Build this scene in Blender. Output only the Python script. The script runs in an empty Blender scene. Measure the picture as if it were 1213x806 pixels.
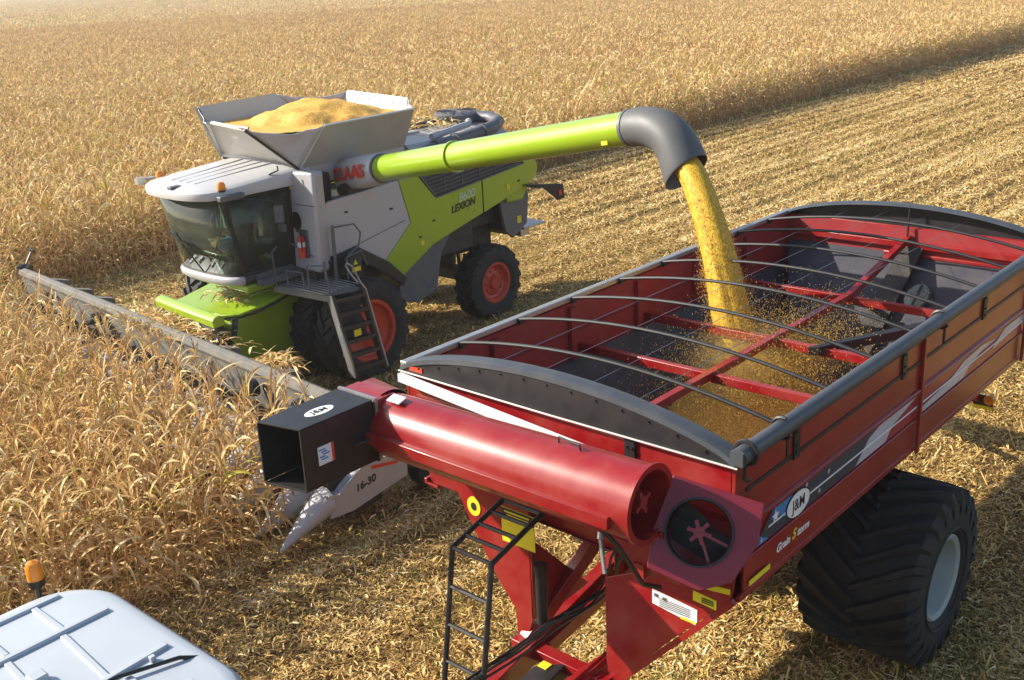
import bpy, bmesh, math, random
import numpy as np
from mathutils import Vector, Matrix
R=math.radians
PI=math.pi
random.seed(7); rng=np.random.default_rng(11)
S=bpy.context.scene
COL=S.collection
# ---------------- camera ----------------
CP=Vector((-6.561,-5.553,7.194))
def make_camera():
    f=1276.83;p=R(19.089);r=R(-2.839);y=R(42.237)
    fw=Vector((math.cos(y)*math.cos(p),math.sin(y)*math.cos(p),-math.sin(p)))
    rt=Vector((math.sin(y),-math.cos(y),0)); up=rt.cross(fw)
    rt2=math.cos(r)*rt+math.sin(r)*up; up2=-math.sin(r)*rt+math.cos(r)*up
    M=Matrix((( rt2.x,up2.x,-fw.x,CP.x),(rt2.y,up2.y,-fw.y,CP.y),(rt2.z,up2.z,-fw.z,CP.z),(0,0,0,1)))
    cd=bpy.data.cameras.new('camera'); cd.sensor_width=36; cd.lens=36*f/1213; cd.clip_end=6000; cd.clip_start=.1
    co=bpy.data.objects.new('camera',cd); COL.objects.link(co); co.matrix_world=M; S.camera=co
make_camera()
# ---------------- world, sun ----------------
SUN=Vector((-0.9,1.5,1.02)).normalized()
EL=math.asin(SUN.z); AZ=math.atan2(SUN.x,SUN.y)
w=bpy.data.worlds.new('World'); S.world=w; w.use_nodes=True
nt=w.node_tree; nt.nodes.clear()
sky=nt.nodes.new('ShaderNodeTexSky'); sky.sky_type='NISHITA'; sky.sun_disc=False
sky.sun_elevation=EL; sky.sun_rotation=AZ; sky.air_density=1.0; sky.dust_density=1.5
bg=nt.nodes.new('ShaderNodeBackground'); bg.inputs[1].default_value=0.11
wo=nt.nodes.new('ShaderNodeOutputWorld'); nt.links.new(sky.outputs[0],bg.inputs[0]); nt.links.new(bg.outputs[0],wo.inputs[0])
sl=bpy.data.lights.new('sun','SUN'); sl.energy=5.0; sl.angle=R(0.5); sl.color=(1,.92,.79)
so=bpy.data.objects.new('sun',sl); COL.objects.link(so); so.rotation_euler=SUN.to_track_quat('Z','Y').to_euler(); so.location=(0,0,60)
S.view_settings.view_transform='Standard'; S.view_settings.look='None'; S.view_settings.exposure=0.92; S.view_settings.gamma=1
S.render.engine='CYCLES'
# ---------------- materials ----------------
MATS={}
def nodes(m):
    m.use_nodes=True; t=m.node_tree; b=t.nodes.get('Principled BSDF'); return t,b
def pm(name,col,rough=.5,metal=0,coat=0,var=.12,scale=6,dirt=0,dirtcol=(.30,.22,.13),bump=0,bscale=60,spec=.5):
    """painted / plain surface with mottled colour, roughness breakup and optional dust"""
    if name in MATS: return MATS[name]
    m=bpy.data.materials.new(name); t,b=nodes(m); N=t.nodes; Lk=t.links
    tc=N.new('ShaderNodeTexCoord'); n=N.new('ShaderNodeTexNoise'); n.inputs['Scale'].default_value=scale; n.inputs['Detail'].default_value=6
    Lk.new(tc.outputs['Object'],n.inputs['Vector'])
    mx=N.new('ShaderNodeMix'); mx.data_type='RGBA'
    c=Vector(col)
    mx.inputs[6].default_value=(*(c*(1-var)),1); mx.inputs[7].default_value=(*[min(1,x) for x in c*(1+var)],1)
    Lk.new(n.outputs[0],mx.inputs[0]); out=mx.outputs[2]
    if dirt:
        n2=N.new('ShaderNodeTexNoise'); n2.inputs['Scale'].default_value=scale*.6+1; n2.inputs['Detail'].default_value=9; n2.inputs['Roughness'].default_value=.7
        Lk.new(tc.outputs['Object'],n2.inputs['Vector'])
        rp=N.new('ShaderNodeValToRGB'); rp.color_ramp.elements[0].position=.42; rp.color_ramp.elements[1].position=.75
        Lk.new(n2.outputs[0],rp.inputs[0]); mu=N.new('ShaderNodeMath'); mu.operation='MULTIPLY'; mu.inputs[1].default_value=dirt
        Lk.new(rp.outputs[0],mu.inputs[0]); m2=N.new('ShaderNodeMix'); m2.data_type='RGBA'; Lk.new(mu.outputs[0],m2.inputs[0])
        Lk.new(out,m2.inputs[6]); m2.inputs[7].default_value=(*dirtcol,1); out=m2.outputs[2]
    Lk.new(out,b.inputs['Base Color'])
    mr=N.new('ShaderNodeMapRange'); mr.inputs[3].default_value=max(0,rough-.08); mr.inputs[4].default_value=min(1,rough+.12+dirt*.2)
    Lk.new(n.outputs[0],mr.inputs[0]); Lk.new(mr.outputs[0],b.inputs['Roughness'])
    b.inputs['Metallic'].default_value=metal; b.inputs['Coat Weight'].default_value=coat; b.inputs['Coat Roughness'].default_value=.12
    b.inputs['Specular IOR Level'].default_value=spec
    if bump:
        n3=N.new('ShaderNodeTexNoise'); n3.inputs['Scale'].default_value=bscale; n3.inputs['Detail'].default_value=5
        Lk.new(tc.outputs['Object'],n3.inputs['Vector']); bp=N.new('ShaderNodeBump'); bp.inputs['Strength'].default_value=bump; bp.inputs['Distance'].default_value=.01
        Lk.new(n3.outputs[0],bp.inputs['Height']); Lk.new(bp.outputs[0],b.inputs['Normal'])
    MATS[name]=m; return m
RED=pm('red_paint',(.245,.004,.007),.30,coat=.3,var=.12,scale=2.5,dirt=.30,dirtcol=(.36,.12,.08))
MAROON_SKY=pm('maroon_sky_reflection',(.17,.003,.016),.4,coat=.12,var=.1,scale=2.5,dirt=.15,dirtcol=(.2,.06,.08))  # red paint with the sky's purple reflection mixed into the colour
REDIN=pm('red_paint_dusty',(.27,.012,.016),.6,var=.15,scale=3,dirt=.3,dirtcol=(.22,.10,.07))
HOPF=pm('hopper_floor_dusty_steel',(.036,.038,.052),.6,var=.2,scale=3,dirt=.35,dirtcol=(.13,.10,.08),metal=.0)
LIME=pm('lime_paint',(.25,.39,.008),.28,coat=.6,var=.06,scale=3,dirt=.12,dirtcol=(.30,.34,.10))
WHITE=pm('white_grey_paint',(.40,.40,.415),.38,coat=.3,var=.05,scale=3,dirt=.15,dirtcol=(.42,.36,.28))
ROOFW=pm('cab_roof_white',(.47,.47,.48),.4,coat=.2,var=.04,scale=3,dirt=.12,dirtcol=(.5,.42,.32))
TRW=pm('tractor_roof_white',(.40,.44,.48),.35,coat=.3,var=.03,scale=4,dirt=.06)
GREYP=pm('slate_grey_paint',(.09,.10,.12),.45,var=.1,scale=5,dirt=.35,dirtcol=(.25,.19,.12))
BLACK=pm('black_steel',(.012,.012,.014),.42,var=.2,scale=8,dirt=.12,dirtcol=(.14,.11,.08))
DARK=pm('dark_machinery',(.022,.022,.022),.6,var=.3,scale=9,dirt=.5,dirtcol=(.12,.09,.06))
RUBBER=pm('tyre_rubber',(.014,.014,.015),.68,var=.2,scale=5,dirt=.45,dirtcol=(.05,.042,.034),bump=.3,bscale=40)
TARP=pm('dark_vinyl_tarp',(.045,.052,.064),.42,var=.12,scale=4,dirt=.2,dirtcol=(.2,.18,.15),bump=.15,bscale=12)
RUBG=pm('grey_spout_rubber',(.085,.09,.095),.5,var=.1,scale=4,dirt=.25,dirtcol=(.18,.16,.12))
STEEL=pm('bare_steel',(.42,.42,.41),.4,metal=.75,var=.12,scale=7,dirt=.25)
ALU=pm('galvanised_sheet',(.36,.35,.33),.5,metal=.35,var=.12,scale=5,dirt=.3,dirtcol=(.30,.25,.18))
FLAP=pm('tank_flap_grey',(.50,.49,.45),.5,metal=.2,var=.06,scale=3,dirt=.3,dirtcol=(.36,.31,.22))
FABRIC=pm('tank_fabric_grey',(.50,.50,.55),.85,var=.1,scale=6,dirt=.25,bump=.3,bscale=9)
BEAM=pm('header_beam_metal',(.14,.14,.135),.7,metal=.0,var=.18,scale=4,dirt=.5,dirtcol=(.34,.27,.17))
POLY=pm('grey_poly_snout',(.40,.41,.43),.42,var=.08,scale=5,dirt=.35,dirtcol=(.36,.29,.2))
RIMR=pm('red_wheel_rim',(.50,.035,.012),.42,coat=.2,var=.1,scale=5,dirt=.3,dirtcol=(.26,.10,.06))
RIMW=pm('white_wheel_rim',(.30,.345,.335),.45,var=.08,scale=5,dirt=.35,dirtcol=(.28,.22,.15))
YEL=pm('yellow_sticker',(.72,.60,.02),.5,var=.05)
WST=pm('white_sticker',(.72,.72,.72),.5,var=.04)
TXK=pm('black_print',(.02,.02,.02),.5,var=.05)
TXR=pm('red_print',(.62,.05,.02),.5,var=.05)
TXW=pm('pale_print',(.55,.62,.42),.5,var=.05)
NAVY=pm('navy_decal',(.035,.04,.065),.35,coat=.4,var=.25,scale=20)
BLUE=pm('blue_decal',(.05,.20,.48),.35,coat=.4,var=.35,scale=12)
PALE=pm('pale_decal',(.48,.46,.52),.35,coat=.4,var=.2,scale=14)
DRED=pm('dark_red_decal',(.32,.012,.03),.35,coat=.4,var=.2,scale=14)
CLOTH_B=pm('blue_denim',(.09,.22,.36),.85,var=.2,scale=20)
CLOTH_S=pm('grey_blue_shirt',(.34,.50,.56),.85,var=.15,scale=20)
SKIN=pm('skin',(.50,.28,.19),.5,var=.06)
CAPM=pm('brown_cap',(.12,.07,.04),.8,var=.1)
SEATM=pm('seat_fabric',(.04,.045,.05),.8,var=.2,scale=20)
INTER=pm('cab_interior_grey',(.05,.05,.05),.6,var=.15)
def glass(name,col,alpha_mix=.35):
    m=bpy.data.materials.new(name); t,b=nodes(m); N=t.nodes;Lk=t.links
    o=N.get('Material Output'); tr=N.new('ShaderNodeBsdfTransparent'); tr.inputs[0].default_value=(*col,1)
    gl=N.new('ShaderNodeBsdfGlossy'); gl.inputs['Roughness'].default_value=.03; gl.inputs[0].default_value=(.9,.95,.95,1)
    fr=N.new('ShaderNodeFresnel'); fr.inputs[0].default_value=1.38
    mx=N.new('ShaderNodeMixShader'); Lk.new(fr.outputs[0],mx.inputs[0]); Lk.new(tr.outputs[0],mx.inputs[1]); Lk.new(gl.outputs[0],mx.inputs[2])
    df=N.new('ShaderNodeBsdfDiffuse'); df.inputs[0].default_value=(.42,.45,.36,1)  # dust film; on cab glass its yellow-green also stands in for reflected crop
    tc=N.new('ShaderNodeTexCoord'); n=N.new('ShaderNodeTexNoise'); n.inputs['Scale'].default_value=2.5; n.inputs['Detail'].default_value=6; Lk.new(tc.outputs['Object'],n.inputs[0])
    mr=N.new('ShaderNodeMapRange'); mr.inputs[1].default_value=.35; mr.inputs[2].default_value=.8; mr.inputs[3].default_value=alpha_mix*.3; mr.inputs[4].default_value=alpha_mix; Lk.new(n.outputs[0],mr.inputs[0])
    m2=N.new('ShaderNodeMixShader'); Lk.new(mr.outputs[0],m2.inputs[0]); Lk.new(mx.outputs[0],m2.inputs[1]); Lk.new(df.outputs[0],m2.inputs[2]); Lk.new(m2.outputs[0],o.inputs[0])
    MATS[name]=m; return m
GLASS=glass('green_tinted_glass',(.84,.93,.86),.13)
GLASSW=glass('dusty_window',(.7,.7,.65),.95)
def amber():
    m=bpy.data.materials.new('amber_lens'); t,b=nodes(m); b.inputs['Base Color'].default_value=(.9,.30,.02,1); b.inputs['Roughness'].default_value=.2
    b.inputs['Transmission Weight'].default_value=.25; b.inputs['Subsurface Weight'].default_value=.0
    return m
AMBER=amber()
def leafmat(name,ramp,trans=.35,noise=14,rough=.65):
    """dry leaf: tint attribute (0..1) picks the leaf's own colour, blotches vary along it"""
    m=bpy.data.materials.new(name); t,b=nodes(m); N=t.nodes;Lk=t.links
    at=N.new('ShaderNodeAttribute'); at.attribute_name='tint'
    oi=N.new('ShaderNodeObjectInfo')
    tc=N.new('ShaderNodeTexCoord'); n=N.new('ShaderNodeTexNoise'); n.inputs['Scale'].default_value=noise; n.inputs['Detail'].default_value=3; Lk.new(tc.outputs['Object'],n.inputs[0])
    a=N.new('ShaderNodeMath'); a.operation='MULTIPLY_ADD'; a.inputs[1].default_value=.45; Lk.new(n.outputs[0],a.inputs[0]); 
    s=N.new('ShaderNodeMath'); s.operation='SUBTRACT'; s.inputs[1].default_value=.22; Lk.new(at.outputs['Fac'],s.inputs[0]); Lk.new(s.outputs[0],a.inputs[2])
    a2=N.new('ShaderNodeMath'); a2.operation='MULTIPLY_ADD'; a2.inputs[1].default_value=.16; Lk.new(oi.outputs['Random'],a2.inputs[0]); Lk.new(a.outputs[0],a2.inputs[2])
    s2=N.new('ShaderNodeMath'); s2.operation='SUBTRACT'; s2.inputs[1].default_value=.08; Lk.new(a2.outputs[0],s2.inputs[0])
    rp=N.new('ShaderNodeValToRGB'); cr=rp.color_ramp
    while len(cr.elements)<len(ramp): cr.elements.new(.5)
    for e,(p,c) in zip(cr.elements,ramp): e.position=p; e.color=(*c,1)
    Lk.new(s2.outputs[0],rp.inputs[0])
    o=N.get('Material Output'); df=N.new('ShaderNodeBsdfDiffuse'); tl=N.new('ShaderNodeBsdfTranslucent'); 
    Lk.new(rp.outputs[0],b.inputs['Base Color']); b.inputs['Roughness'].default_value=rough; b.inputs['Specular IOR Level'].default_value=.2
    Lk.new(rp.outputs[0],tl.inputs[0]); mx=N.new('ShaderNodeMixShader'); mx.inputs[0].default_value=trans
    Lk.new(b.outputs[0],mx.inputs[1]); Lk.new(tl.outputs[0],mx.inputs[2]); Lk.new(mx.outputs[0],o.inputs[0])
    N.remove(df); MATS[name]=m; return m
CORN=leafmat('dry_corn_leaf',[(0,(.22,.11,.05)),(.25,(.50,.30,.12)),(.5,(.70,.46,.19)),(.72,(.77,.56,.24)),(.9,(.88,.74,.47)),(1,(.50,.45,.07))],.22)
STRAW=leafmat('straw_residue',[(0,(.12,.06,.02)),(.3,(.37,.215,.065)),(.6,(.66,.445,.14)),(.85,(.80,.60,.25)),(1,(.88,.75,.44))],.12)
WEED=leafmat('green_weed',[(0,(.07,.09,.015)),(.5,(.16,.19,.03)),(1,(.30,.30,.06))],.3)
def grainmat(name,c0,c1,c2,scale=220,bump=.6):
    m=bpy.data.materials.new(name); t,b=nodes(m); N=t.nodes;Lk=t.links
    tc=N.new('ShaderNodeTexCoord'); v=N.new('ShaderNodeTexVoronoi'); v.inputs['Scale'].default_value=scale*.35; Lk.new(tc.outputs['Object'],v.inputs[0])
    rp=N.new('ShaderNodeValToRGB'); cr=rp.color_ramp; cr.elements.new(.5)
    for e,(p,c) in zip(cr.elements,[(0,c0),(.5,c1),(1,c2)]): e.position=p; e.color=(*c,1)
    sp=N.new('ShaderNodeSeparateColor'); Lk.new(v.outputs['Color'],sp.inputs[0]); Lk.new(sp.outputs[0],rp.inputs[0]); Lk.new(rp.outputs[0],b.inputs['Base Color'])
    bu=N.new('ShaderNodeBump'); bu.inputs['Strength'].default_value=bump; bu.inputs['Distance'].default_value=.012; bu.invert=True; Lk.new(v.outputs['Distance'],bu.inputs['Height']); Lk.new(bu.outputs[0],b.inputs['Normal'])
    b.inputs['Roughness'].default_value=.6; b.inputs['Specular IOR Level'].default_value=.3
    return m
GRAIN=grainmat('corn_kernels',(.52,.22,.02),(.74,.40,.06),(.84,.56,.17))
GRAINS=grainmat('falling_kernels',(.42,.23,.012),(.56,.335,.02),(.67,.44,.065),120,.25)
def streak(m):
    N=m.node_tree.nodes;L=m.node_tree.links; v=[n for n in N if n.type=='TEX_VORONOI'][0]; mp=N.new('ShaderNodeMapping'); mp.inputs['Scale'].default_value=(1,1,.16); tc=[n for n in N if n.type=='TEX_COORD'][0]; L.new(tc.outputs['Object'],mp.inputs[0]); L.new(mp.outputs[0],v.inputs[0]); v.inputs['Scale'].default_value=70
streak(GRAINS)
def groundmat():
    m=bpy.data.materials.new('stubble_soil'); t,b=nodes(m); N=t.nodes;Lk=t.links
    tc=N.new('ShaderNodeTexCoord')
    def noi(sc,det=6,vec=None,r=.6):
        n=N.new('ShaderNodeTexNoise'); n.inputs['Scale'].default_value=sc; n.inputs['Detail'].default_value=det; n.inputs['Roughness'].default_value=r
        Lk.new(vec if vec else tc.outputs['Object'],n.inputs['Vector']); return n
    mp=N.new('ShaderNodeMapping'); mp.inputs['Scale'].default_value=(.12,1,1); Lk.new(tc.outputs['Object'],mp.inputs[0])
    a=noi(9,10,None,.75); s=noi(1.4,5,mp.outputs[0]); g=noi(.22,4)
    rp=N.new('ShaderNodeValToRGB'); cr=rp.color_ramp; cr.elements.new(.5)
    for e,(p,c) in zip(cr.elements,[(.3,(.06,.04,.018)),(.5,(.18,.115,.045)),(.68,(.46,.32,.12))]): e.position=p; e.color=(*c,1)
    ad=N.new('ShaderNodeMath'); ad.operation='MULTIPLY_ADD'; ad.inputs[1].default_value=.35; Lk.new(s.outputs[0],ad.inputs[0]); 
    sb=N.new('ShaderNodeMath'); sb.operation='SUBTRACT'; sb.inputs[1].default_value=.17; Lk.new(a.outputs[0],sb.inputs[0]); Lk.new(sb.outputs[0],ad.inputs[2]); Lk.new(ad.outputs[0],rp.inputs[0])
    gr=N.new('ShaderNodeMapRange'); gr.inputs[1].default_value=.48; gr.inputs[2].default_value=.72; gr.inputs[4].default_value=.5; Lk.new(g.outputs[0],gr.inputs[0])
    mx=N.new('ShaderNodeMix'); mx.data_type='RGBA'; Lk.new(gr.outputs[0],mx.inputs[0]); Lk.new(rp.outputs[0],mx.inputs[6]); mx.inputs[7].default_value=(.16,.16,.04,1)
    Lk.new(mx.outputs[2],b.inputs['Base Color']); b.inputs['Roughness'].default_value=.95; b.inputs['Specular IOR Level'].default_value=.1
    bu=N.new('ShaderNodeBump'); bu.inputs['Strength'].default_value=.8; bu.inputs['Distance'].default_value=.05; Lk.new(a.outputs[0],bu.inputs['Height']); Lk.new(bu.outputs[0],b.inputs['Normal'])
    return m
GROUND=groundmat()
KERN=pm('loose_kernel',(.68,.44,.08),.5,var=.2,scale=30)
# ---------------- mesh helpers ----------------
class MB:
    def __init__(s): s.v=[]; s.f=[]
    def add(s,vs,fs):
        o=len(s.v); s.v+= [tuple(x) for x in vs]; s.f+=[tuple(i+o for i in f) for f in fs]; return s
    def box(s,c,d,rz=0,ry=0,rx=0):
        from mathutils import Euler
        M=Euler((rx,ry,rz)).to_matrix(); vs=[]
        for i in (-1,1):
            for j in (-1,1):
                for k in (-1,1): vs.append(Vector(c)+M@Vector((i*d[0]/2,j*d[1]/2,k*d[2]/2)))
        return s.add(vs,[(0,1,3,2),(4,6,7,5),(0,4,5,1),(2,3,7,6),(0,2,6,4),(1,5,7,3)])
    def beam(s,a,b,w,h,up=(0,0,1)):
        a=Vector(a);b=Vector(b);d=(b-a).normalized();u=Vector(up); sd=d.cross(u)
        if sd.length<1e-4: sd=d.cross(Vector((1,0,0)))
        sd.normalize(); u=sd.cross(d).normalized(); vs=[]
        for p in (a,b):
            for i,j in ((-1,-1),(1,-1),(1,1),(-1,1)): vs.append(p+sd*i*w/2+u*j*h/2)
        return s.add(vs,[(3,2,1,0),(4,5,6,7),(0,1,5,4),(1,2,6,5),(2,3,7,6),(3,0,4,7)])
    def tube(s,pts,r,n=10,cap=True,flat=1):
        pts=[Vector(p) for p in pts]; rs=r if isinstance(r,(list,tuple)) else [r]*len(pts)
        vs=[];prev=None
        for i,p in enumerate(pts):
            if i==0:d=pts[1]-p
            elif i==len(pts)-1:d=p-pts[-2]
            else:d=(pts[i+1]-p).normalized()+(p-pts[i-1]).normalized()
            d.normalize()
            if prev is None:
                u=Vector((0,0,1)) if abs(d.z)<.9 else Vector((1,0,0)); prev=u
            a=d.cross(prev); 
            if a.length<1e-5: a=d.cross(Vector((1,0,0)))
            a.normalize(); b2=a.cross(d).normalized(); prev=b2
            for k in range(n):
                t=2*PI*k/n; vs.append(p+a*math.cos(t)*rs[i]+b2*math.sin(t)*rs[i]*flat)
        fs=[]
        for i in range(len(pts)-1):
            for k in range(n): fs.append((i*n+k,i*n+(k+1)%n,(i+1)*n+(k+1)%n,(i+1)*n+k))
        if cap: fs.append(tuple(range(n))[::-1]); fs.append(tuple((len(pts)-1)*n+k for k in range(n)))
        return s.add(vs,fs)
    def prism(s,poly,ax,a0,a1):
        """poly: 2-D points in the two other axes (in xyz order), extruded along axis ax from a0 to a1"""
        n=len(poly);vs=[]
        for a in (a0,a1):
            for p,q in poly:
                vs.append({'x':(a,p,q),'y':(p,a,q),'z':(p,q,a)}[ax])
        return s.add(vs,[tuple(range(n))[::-1],tuple(range(n,2*n))]+[(i,(i+1)%n,(i+1)%n+n,i+n) for i in range(n)])
    def sheet(s,pts,th,nrm=None):
        """planar polygon in space given a thickness"""
        P=[Vector(p) for p in pts]; 
        n=Vector((0,0,0))
        for i in range(len(P)): n+= P[i].cross(P[(i+1)%len(P)])
        n.normalize(); k=len(P)
        vs=P+[p-n*th for p in P]
        return s.add(vs,[tuple(range(k)),tuple(range(k,2*k))[::-1]]+[(i,i+k,(i+1)%k+k,(i+1)%k) for i in range(k)])
    def lathe(s,prof,c,axis='y',n=48,close=True):
        """prof: (axial, radius)"""
        vs=[];m=len(prof)
        for k in range(n):
            t=2*PI*k/n;cs,sn=math.cos(t),math.sin(t)
            for a,r in prof:
                vs.append((c[0]+r*cs,c[1]+a,c[2]+r*sn) if axis=='y' else ((c[0]+a,c[1]+r*cs,c[2]+r*sn) if axis=='x' else (c[0]+r*cs,c[1]+r*sn,c[2]+a)))
        fs=[]
        for k in range(n):
            for i in range(m-1 if not close else m):
                j=(i+1)%m; k2=(k+1)%n; fs.append((k*m+i,k*m+j,k2*m+j,k2*m+i))
        return s.add(vs,fs)
    def xf(s,M,start=0):
        for i in range(start,len(s.v)): s.v[i]=tuple(M@Vector(s.v[i]))
        return s
    def build(s,name,mat,parent=None,smooth=35,bevel=0,fixn=True):
        me=bpy.data.meshes.new(name); me.from_pydata(s.v,[],s.f)
        if fixn:
            bm=bmesh.new(); bm.from_mesh(me); bmesh.ops.recalc_face_normals(bm,faces=bm.faces); bm.to_mesh(me); bm.free()
        me.materials.append(mat)
        if smooth:
            me.shade_smooth(); me.set_sharp_from_angle(angle=R(smooth))
        o=bpy.data.objects.new(name,me); COL.objects.link(o)
        if parent: o.parent=parent
        if bevel:
            b=o.modifiers.new('bevel','BEVEL'); b.width=bevel; b.segments=2; b.limit_method='ANGLE'; b.angle_limit=R(40)
        return o
def tag(o,label=None,cat=None,group=None,kind=None):
    if label:o['label']=label
    if cat:o['category']=cat
    if group:o['group']=group
    if kind:o['kind']=kind
    return o
def empty(name,loc,label,cat,group=None,rz=0):
    o=bpy.data.objects.new(name,None); COL.objects.link(o); o.location=loc; o.rotation_euler=(0,0,rz); o.empty_display_size=.2
    return tag(o,label,cat,group)
def text(s,name,size,mat,parent,M,extr=.002,off=.0,shear=0,spacing=1,sx=1):
    cu=bpy.data.curves.new(name,'FONT'); cu.body=s; cu.size=size; cu.extrude=extr; cu.offset=off; cu.shear=shear; cu.align_x='CENTER'; cu.align_y='CENTER'; cu.space_character=spacing
    t=bpy.data.objects.new('tmp',cu); COL.objects.link(t); dg=bpy.context.evaluated_depsgraph_get()
    me=bpy.data.meshes.new_from_object(t.evaluated_get(dg)); bpy.data.objects.remove(t)
    if sx!=1: me.transform(Matrix.Diagonal((sx,1,1,1)))
    me.transform(M); me.materials.clear(); me.materials.append(mat)
    o=bpy.data.objects.new(name,me); COL.objects.link(o); o.parent=parent; return o
def frame(o,xd,yd):
    """matrix whose local x runs along xd and y along yd at origin o"""
    x=Vector(xd).normalized(); y=Vector(yd); y=(y-x*y.dot(x)).normalized(); z=x.cross(y); o=Vector(o)
    return Matrix(((x.x,y.x,z.x,o.x),(x.y,y.y,z.y,o.y),(x.z,y.z,z.z,o.z),(0,0,0,1)))
def lerp(a,b,t): return a+(b-a)*t
def ellipse(cx,cy,a,b,n=24): return [(cx+a*math.cos(2*PI*k/n),cy+b*math.sin(2*PI*k/n)) for k in range(n)]
# ---------------- ground ----------------
def ground():
    # one sheet: fine rolling grid near the machines, large quads out to the horizon
    xs=[-3000,-1200,-400,-120,-60]+list(np.arange(-30,120.1,3))+[160,240,400,800,1500,3500]
    ys=[-3000,-1000,-300,-100,-50]+list(np.arange(-30,60.1,3))+[90,160,300,700,1500,3500]
    v=[];f=[]
    for x in xs:
        for y in ys: v.append((x,y,0.0))
    ny=len(ys)
    for i in range(len(xs)-1):
        for j in range(ny-1): f.append((i*ny+j,(i+1)*ny+j,(i+1)*ny+j+1,i*ny+j+1))
    me=bpy.data.meshes.new('ground'); me.from_pydata(v,[],f); me.materials.append(GROUND)
    o=bpy.data.objects.new('ground',me); COL.objects.link(o); o['kind']='structure'
ground()
# ---------------- instanced stuff: a mesh that carries its own prototypes ----------------
class Soup:
    """numpy mesh with a per-vertex tint"""
    def __init__(s): s.v=[];s.q=[];s.t=[];s.n=0
    def add(s,V,Q,tint):
        V=np.asarray(V,float);Q=np.asarray(Q,int); s.v.append(V); s.q.append(Q+s.n); s.t.append(np.full(len(V),tint) if np.isscalar(tint) else np.asarray(tint)); s.n+=len(V)
    def merge(s,o,rot=0,sc=1,off=(0,0,0),lean=(0,0)):
        V,Q,T=o.arr(); c,sn=math.cos(rot),math.sin(rot); W=V*sc; X=W[:,0]*c-W[:,1]*sn+off[0]+lean[0]*W[:,2]; Y=W[:,0]*sn+W[:,1]*c+off[1]+lean[1]*W[:,2]
        s.add(np.stack([X,Y,W[:,2]+off[2]],1),Q,T)
    def arr(s): 
        if len(s.v)>1: s.v=[np.concatenate(s.v)];s.q=[np.concatenate(s.q)];s.t=[np.concatenate(s.t)]
        return s.v[0],s.q[0],s.t[0]
    def mesh(s,name,mat):
        V,Q,T=s.arr(); me=bpy.data.meshes.new(name); me.from_pydata(V.tolist(),[],Q.tolist()); a=me.attributes.new('tint','FLOAT','POINT'); a.data.foreach_set('value',T.astype(np.float32)); me.materials.append(mat); me.shade_smooth(); return me
def scatter(name,protos,pts,rot,scl,pick,mat,label=None):
    """points + prototypes in ONE mesh, geometry nodes instance the latter on the former"""
    Vs=[];Qs=[];Ts=[];Var=[];off=0
    for k,p in enumerate(protos):
        V,Q,T=p.arr(); Vs.append(V);Qs.append(Q+off);Ts.append(T);Var.append(np.full(len(V),k+1));off+=len(V)
    n=len(pts); Vs.append(pts); Ts.append(np.zeros(n)); Var.append(np.zeros(n))
    V=np.concatenate(Vs);Q=np.concatenate(Qs);T=np.concatenate(Ts);Va=np.concatenate(Var)
    me=bpy.data.meshes.new(name); me.from_pydata(V.tolist(),[],Q.tolist()); me.shade_smooth()
    def attr(nm,ty,arr):
        a=me.attributes.new(nm,ty,'POINT'); a.data.foreach_set('value',arr)
    attr('tint','FLOAT',T.astype(np.float32)); attr('variant','INT',Va.astype(np.int32))
    z=np.zeros(off)
    attr('rot','FLOAT',np.concatenate([z,rot]).astype(np.float32)); attr('scl','FLOAT',np.concatenate([z,scl]).astype(np.float32)); attr('pick','INT',np.concatenate([z,pick+1]).astype(np.int32))
    me.materials.append(mat)
    o=bpy.data.objects.new(name,me); COL.objects.link(o); o['kind']='stuff'
    if label:o['label']=label
    g=bpy.data.node_groups.new(name+'_nodes','GeometryNodeTree'); g.interface.new_socket('Geometry',in_out='INPUT',socket_type='NodeSocketGeometry'); g.interface.new_socket('Geometry',in_out='OUTPUT',socket_type='NodeSocketGeometry')
    N=g.nodes;L=g.links; gi=N.new('NodeGroupInput'); go=N.new('NodeGroupOutput')
    def na(nm,ty):
        a=N.new('GeometryNodeInputNamedAttribute'); a.data_type=ty; a.inputs[0].default_value=nm; return a.outputs[0]
    def cmp(src,val):
        c=N.new('FunctionNodeCompare'); c.data_type='INT'; c.operation='EQUAL'; L.new(src,c.inputs[2]); c.inputs[3].default_value=val; return c.outputs[0]
    va=na('variant','INT'); pk=na('pick','INT'); ro=na('rot','FLOAT'); sc=na('scl','FLOAT')
    cx=N.new('ShaderNodeCombineXYZ'); L.new(ro,cx.inputs[2])
    jn=N.new('GeometryNodeJoinGeometry')
    sp=N.new('GeometryNodeSeparateGeometry'); L.new(gi.outputs[0],sp.inputs[0]); L.new(cmp(va,0),sp.inputs[1])
    for k in range(len(protos)):
        a=N.new('GeometryNodeSeparateGeometry'); L.new(sp.outputs[1],a.inputs[0]); L.new(cmp(va,k+1),a.inputs[1])
        b=N.new('GeometryNodeSeparateGeometry'); L.new(sp.outputs[0],b.inputs[0]); L.new(cmp(pk,k+1),b.inputs[1])
        ip=N.new('GeometryNodeInstanceOnPoints'); L.new(b.outputs[0],ip.inputs['Points']); L.new(a.outputs[0],ip.inputs['Instance']); L.new(cx.outputs[0],ip.inputs['Rotation']); L.new(sc,ip.inputs['Scale'])
        L.new(ip.outputs[0],jn.inputs[0])
    L.new(jn.outputs[0],go.inputs[0])
    md=o.modifiers.new('instances','NODES'); md.node_group=g
    return o
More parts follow.
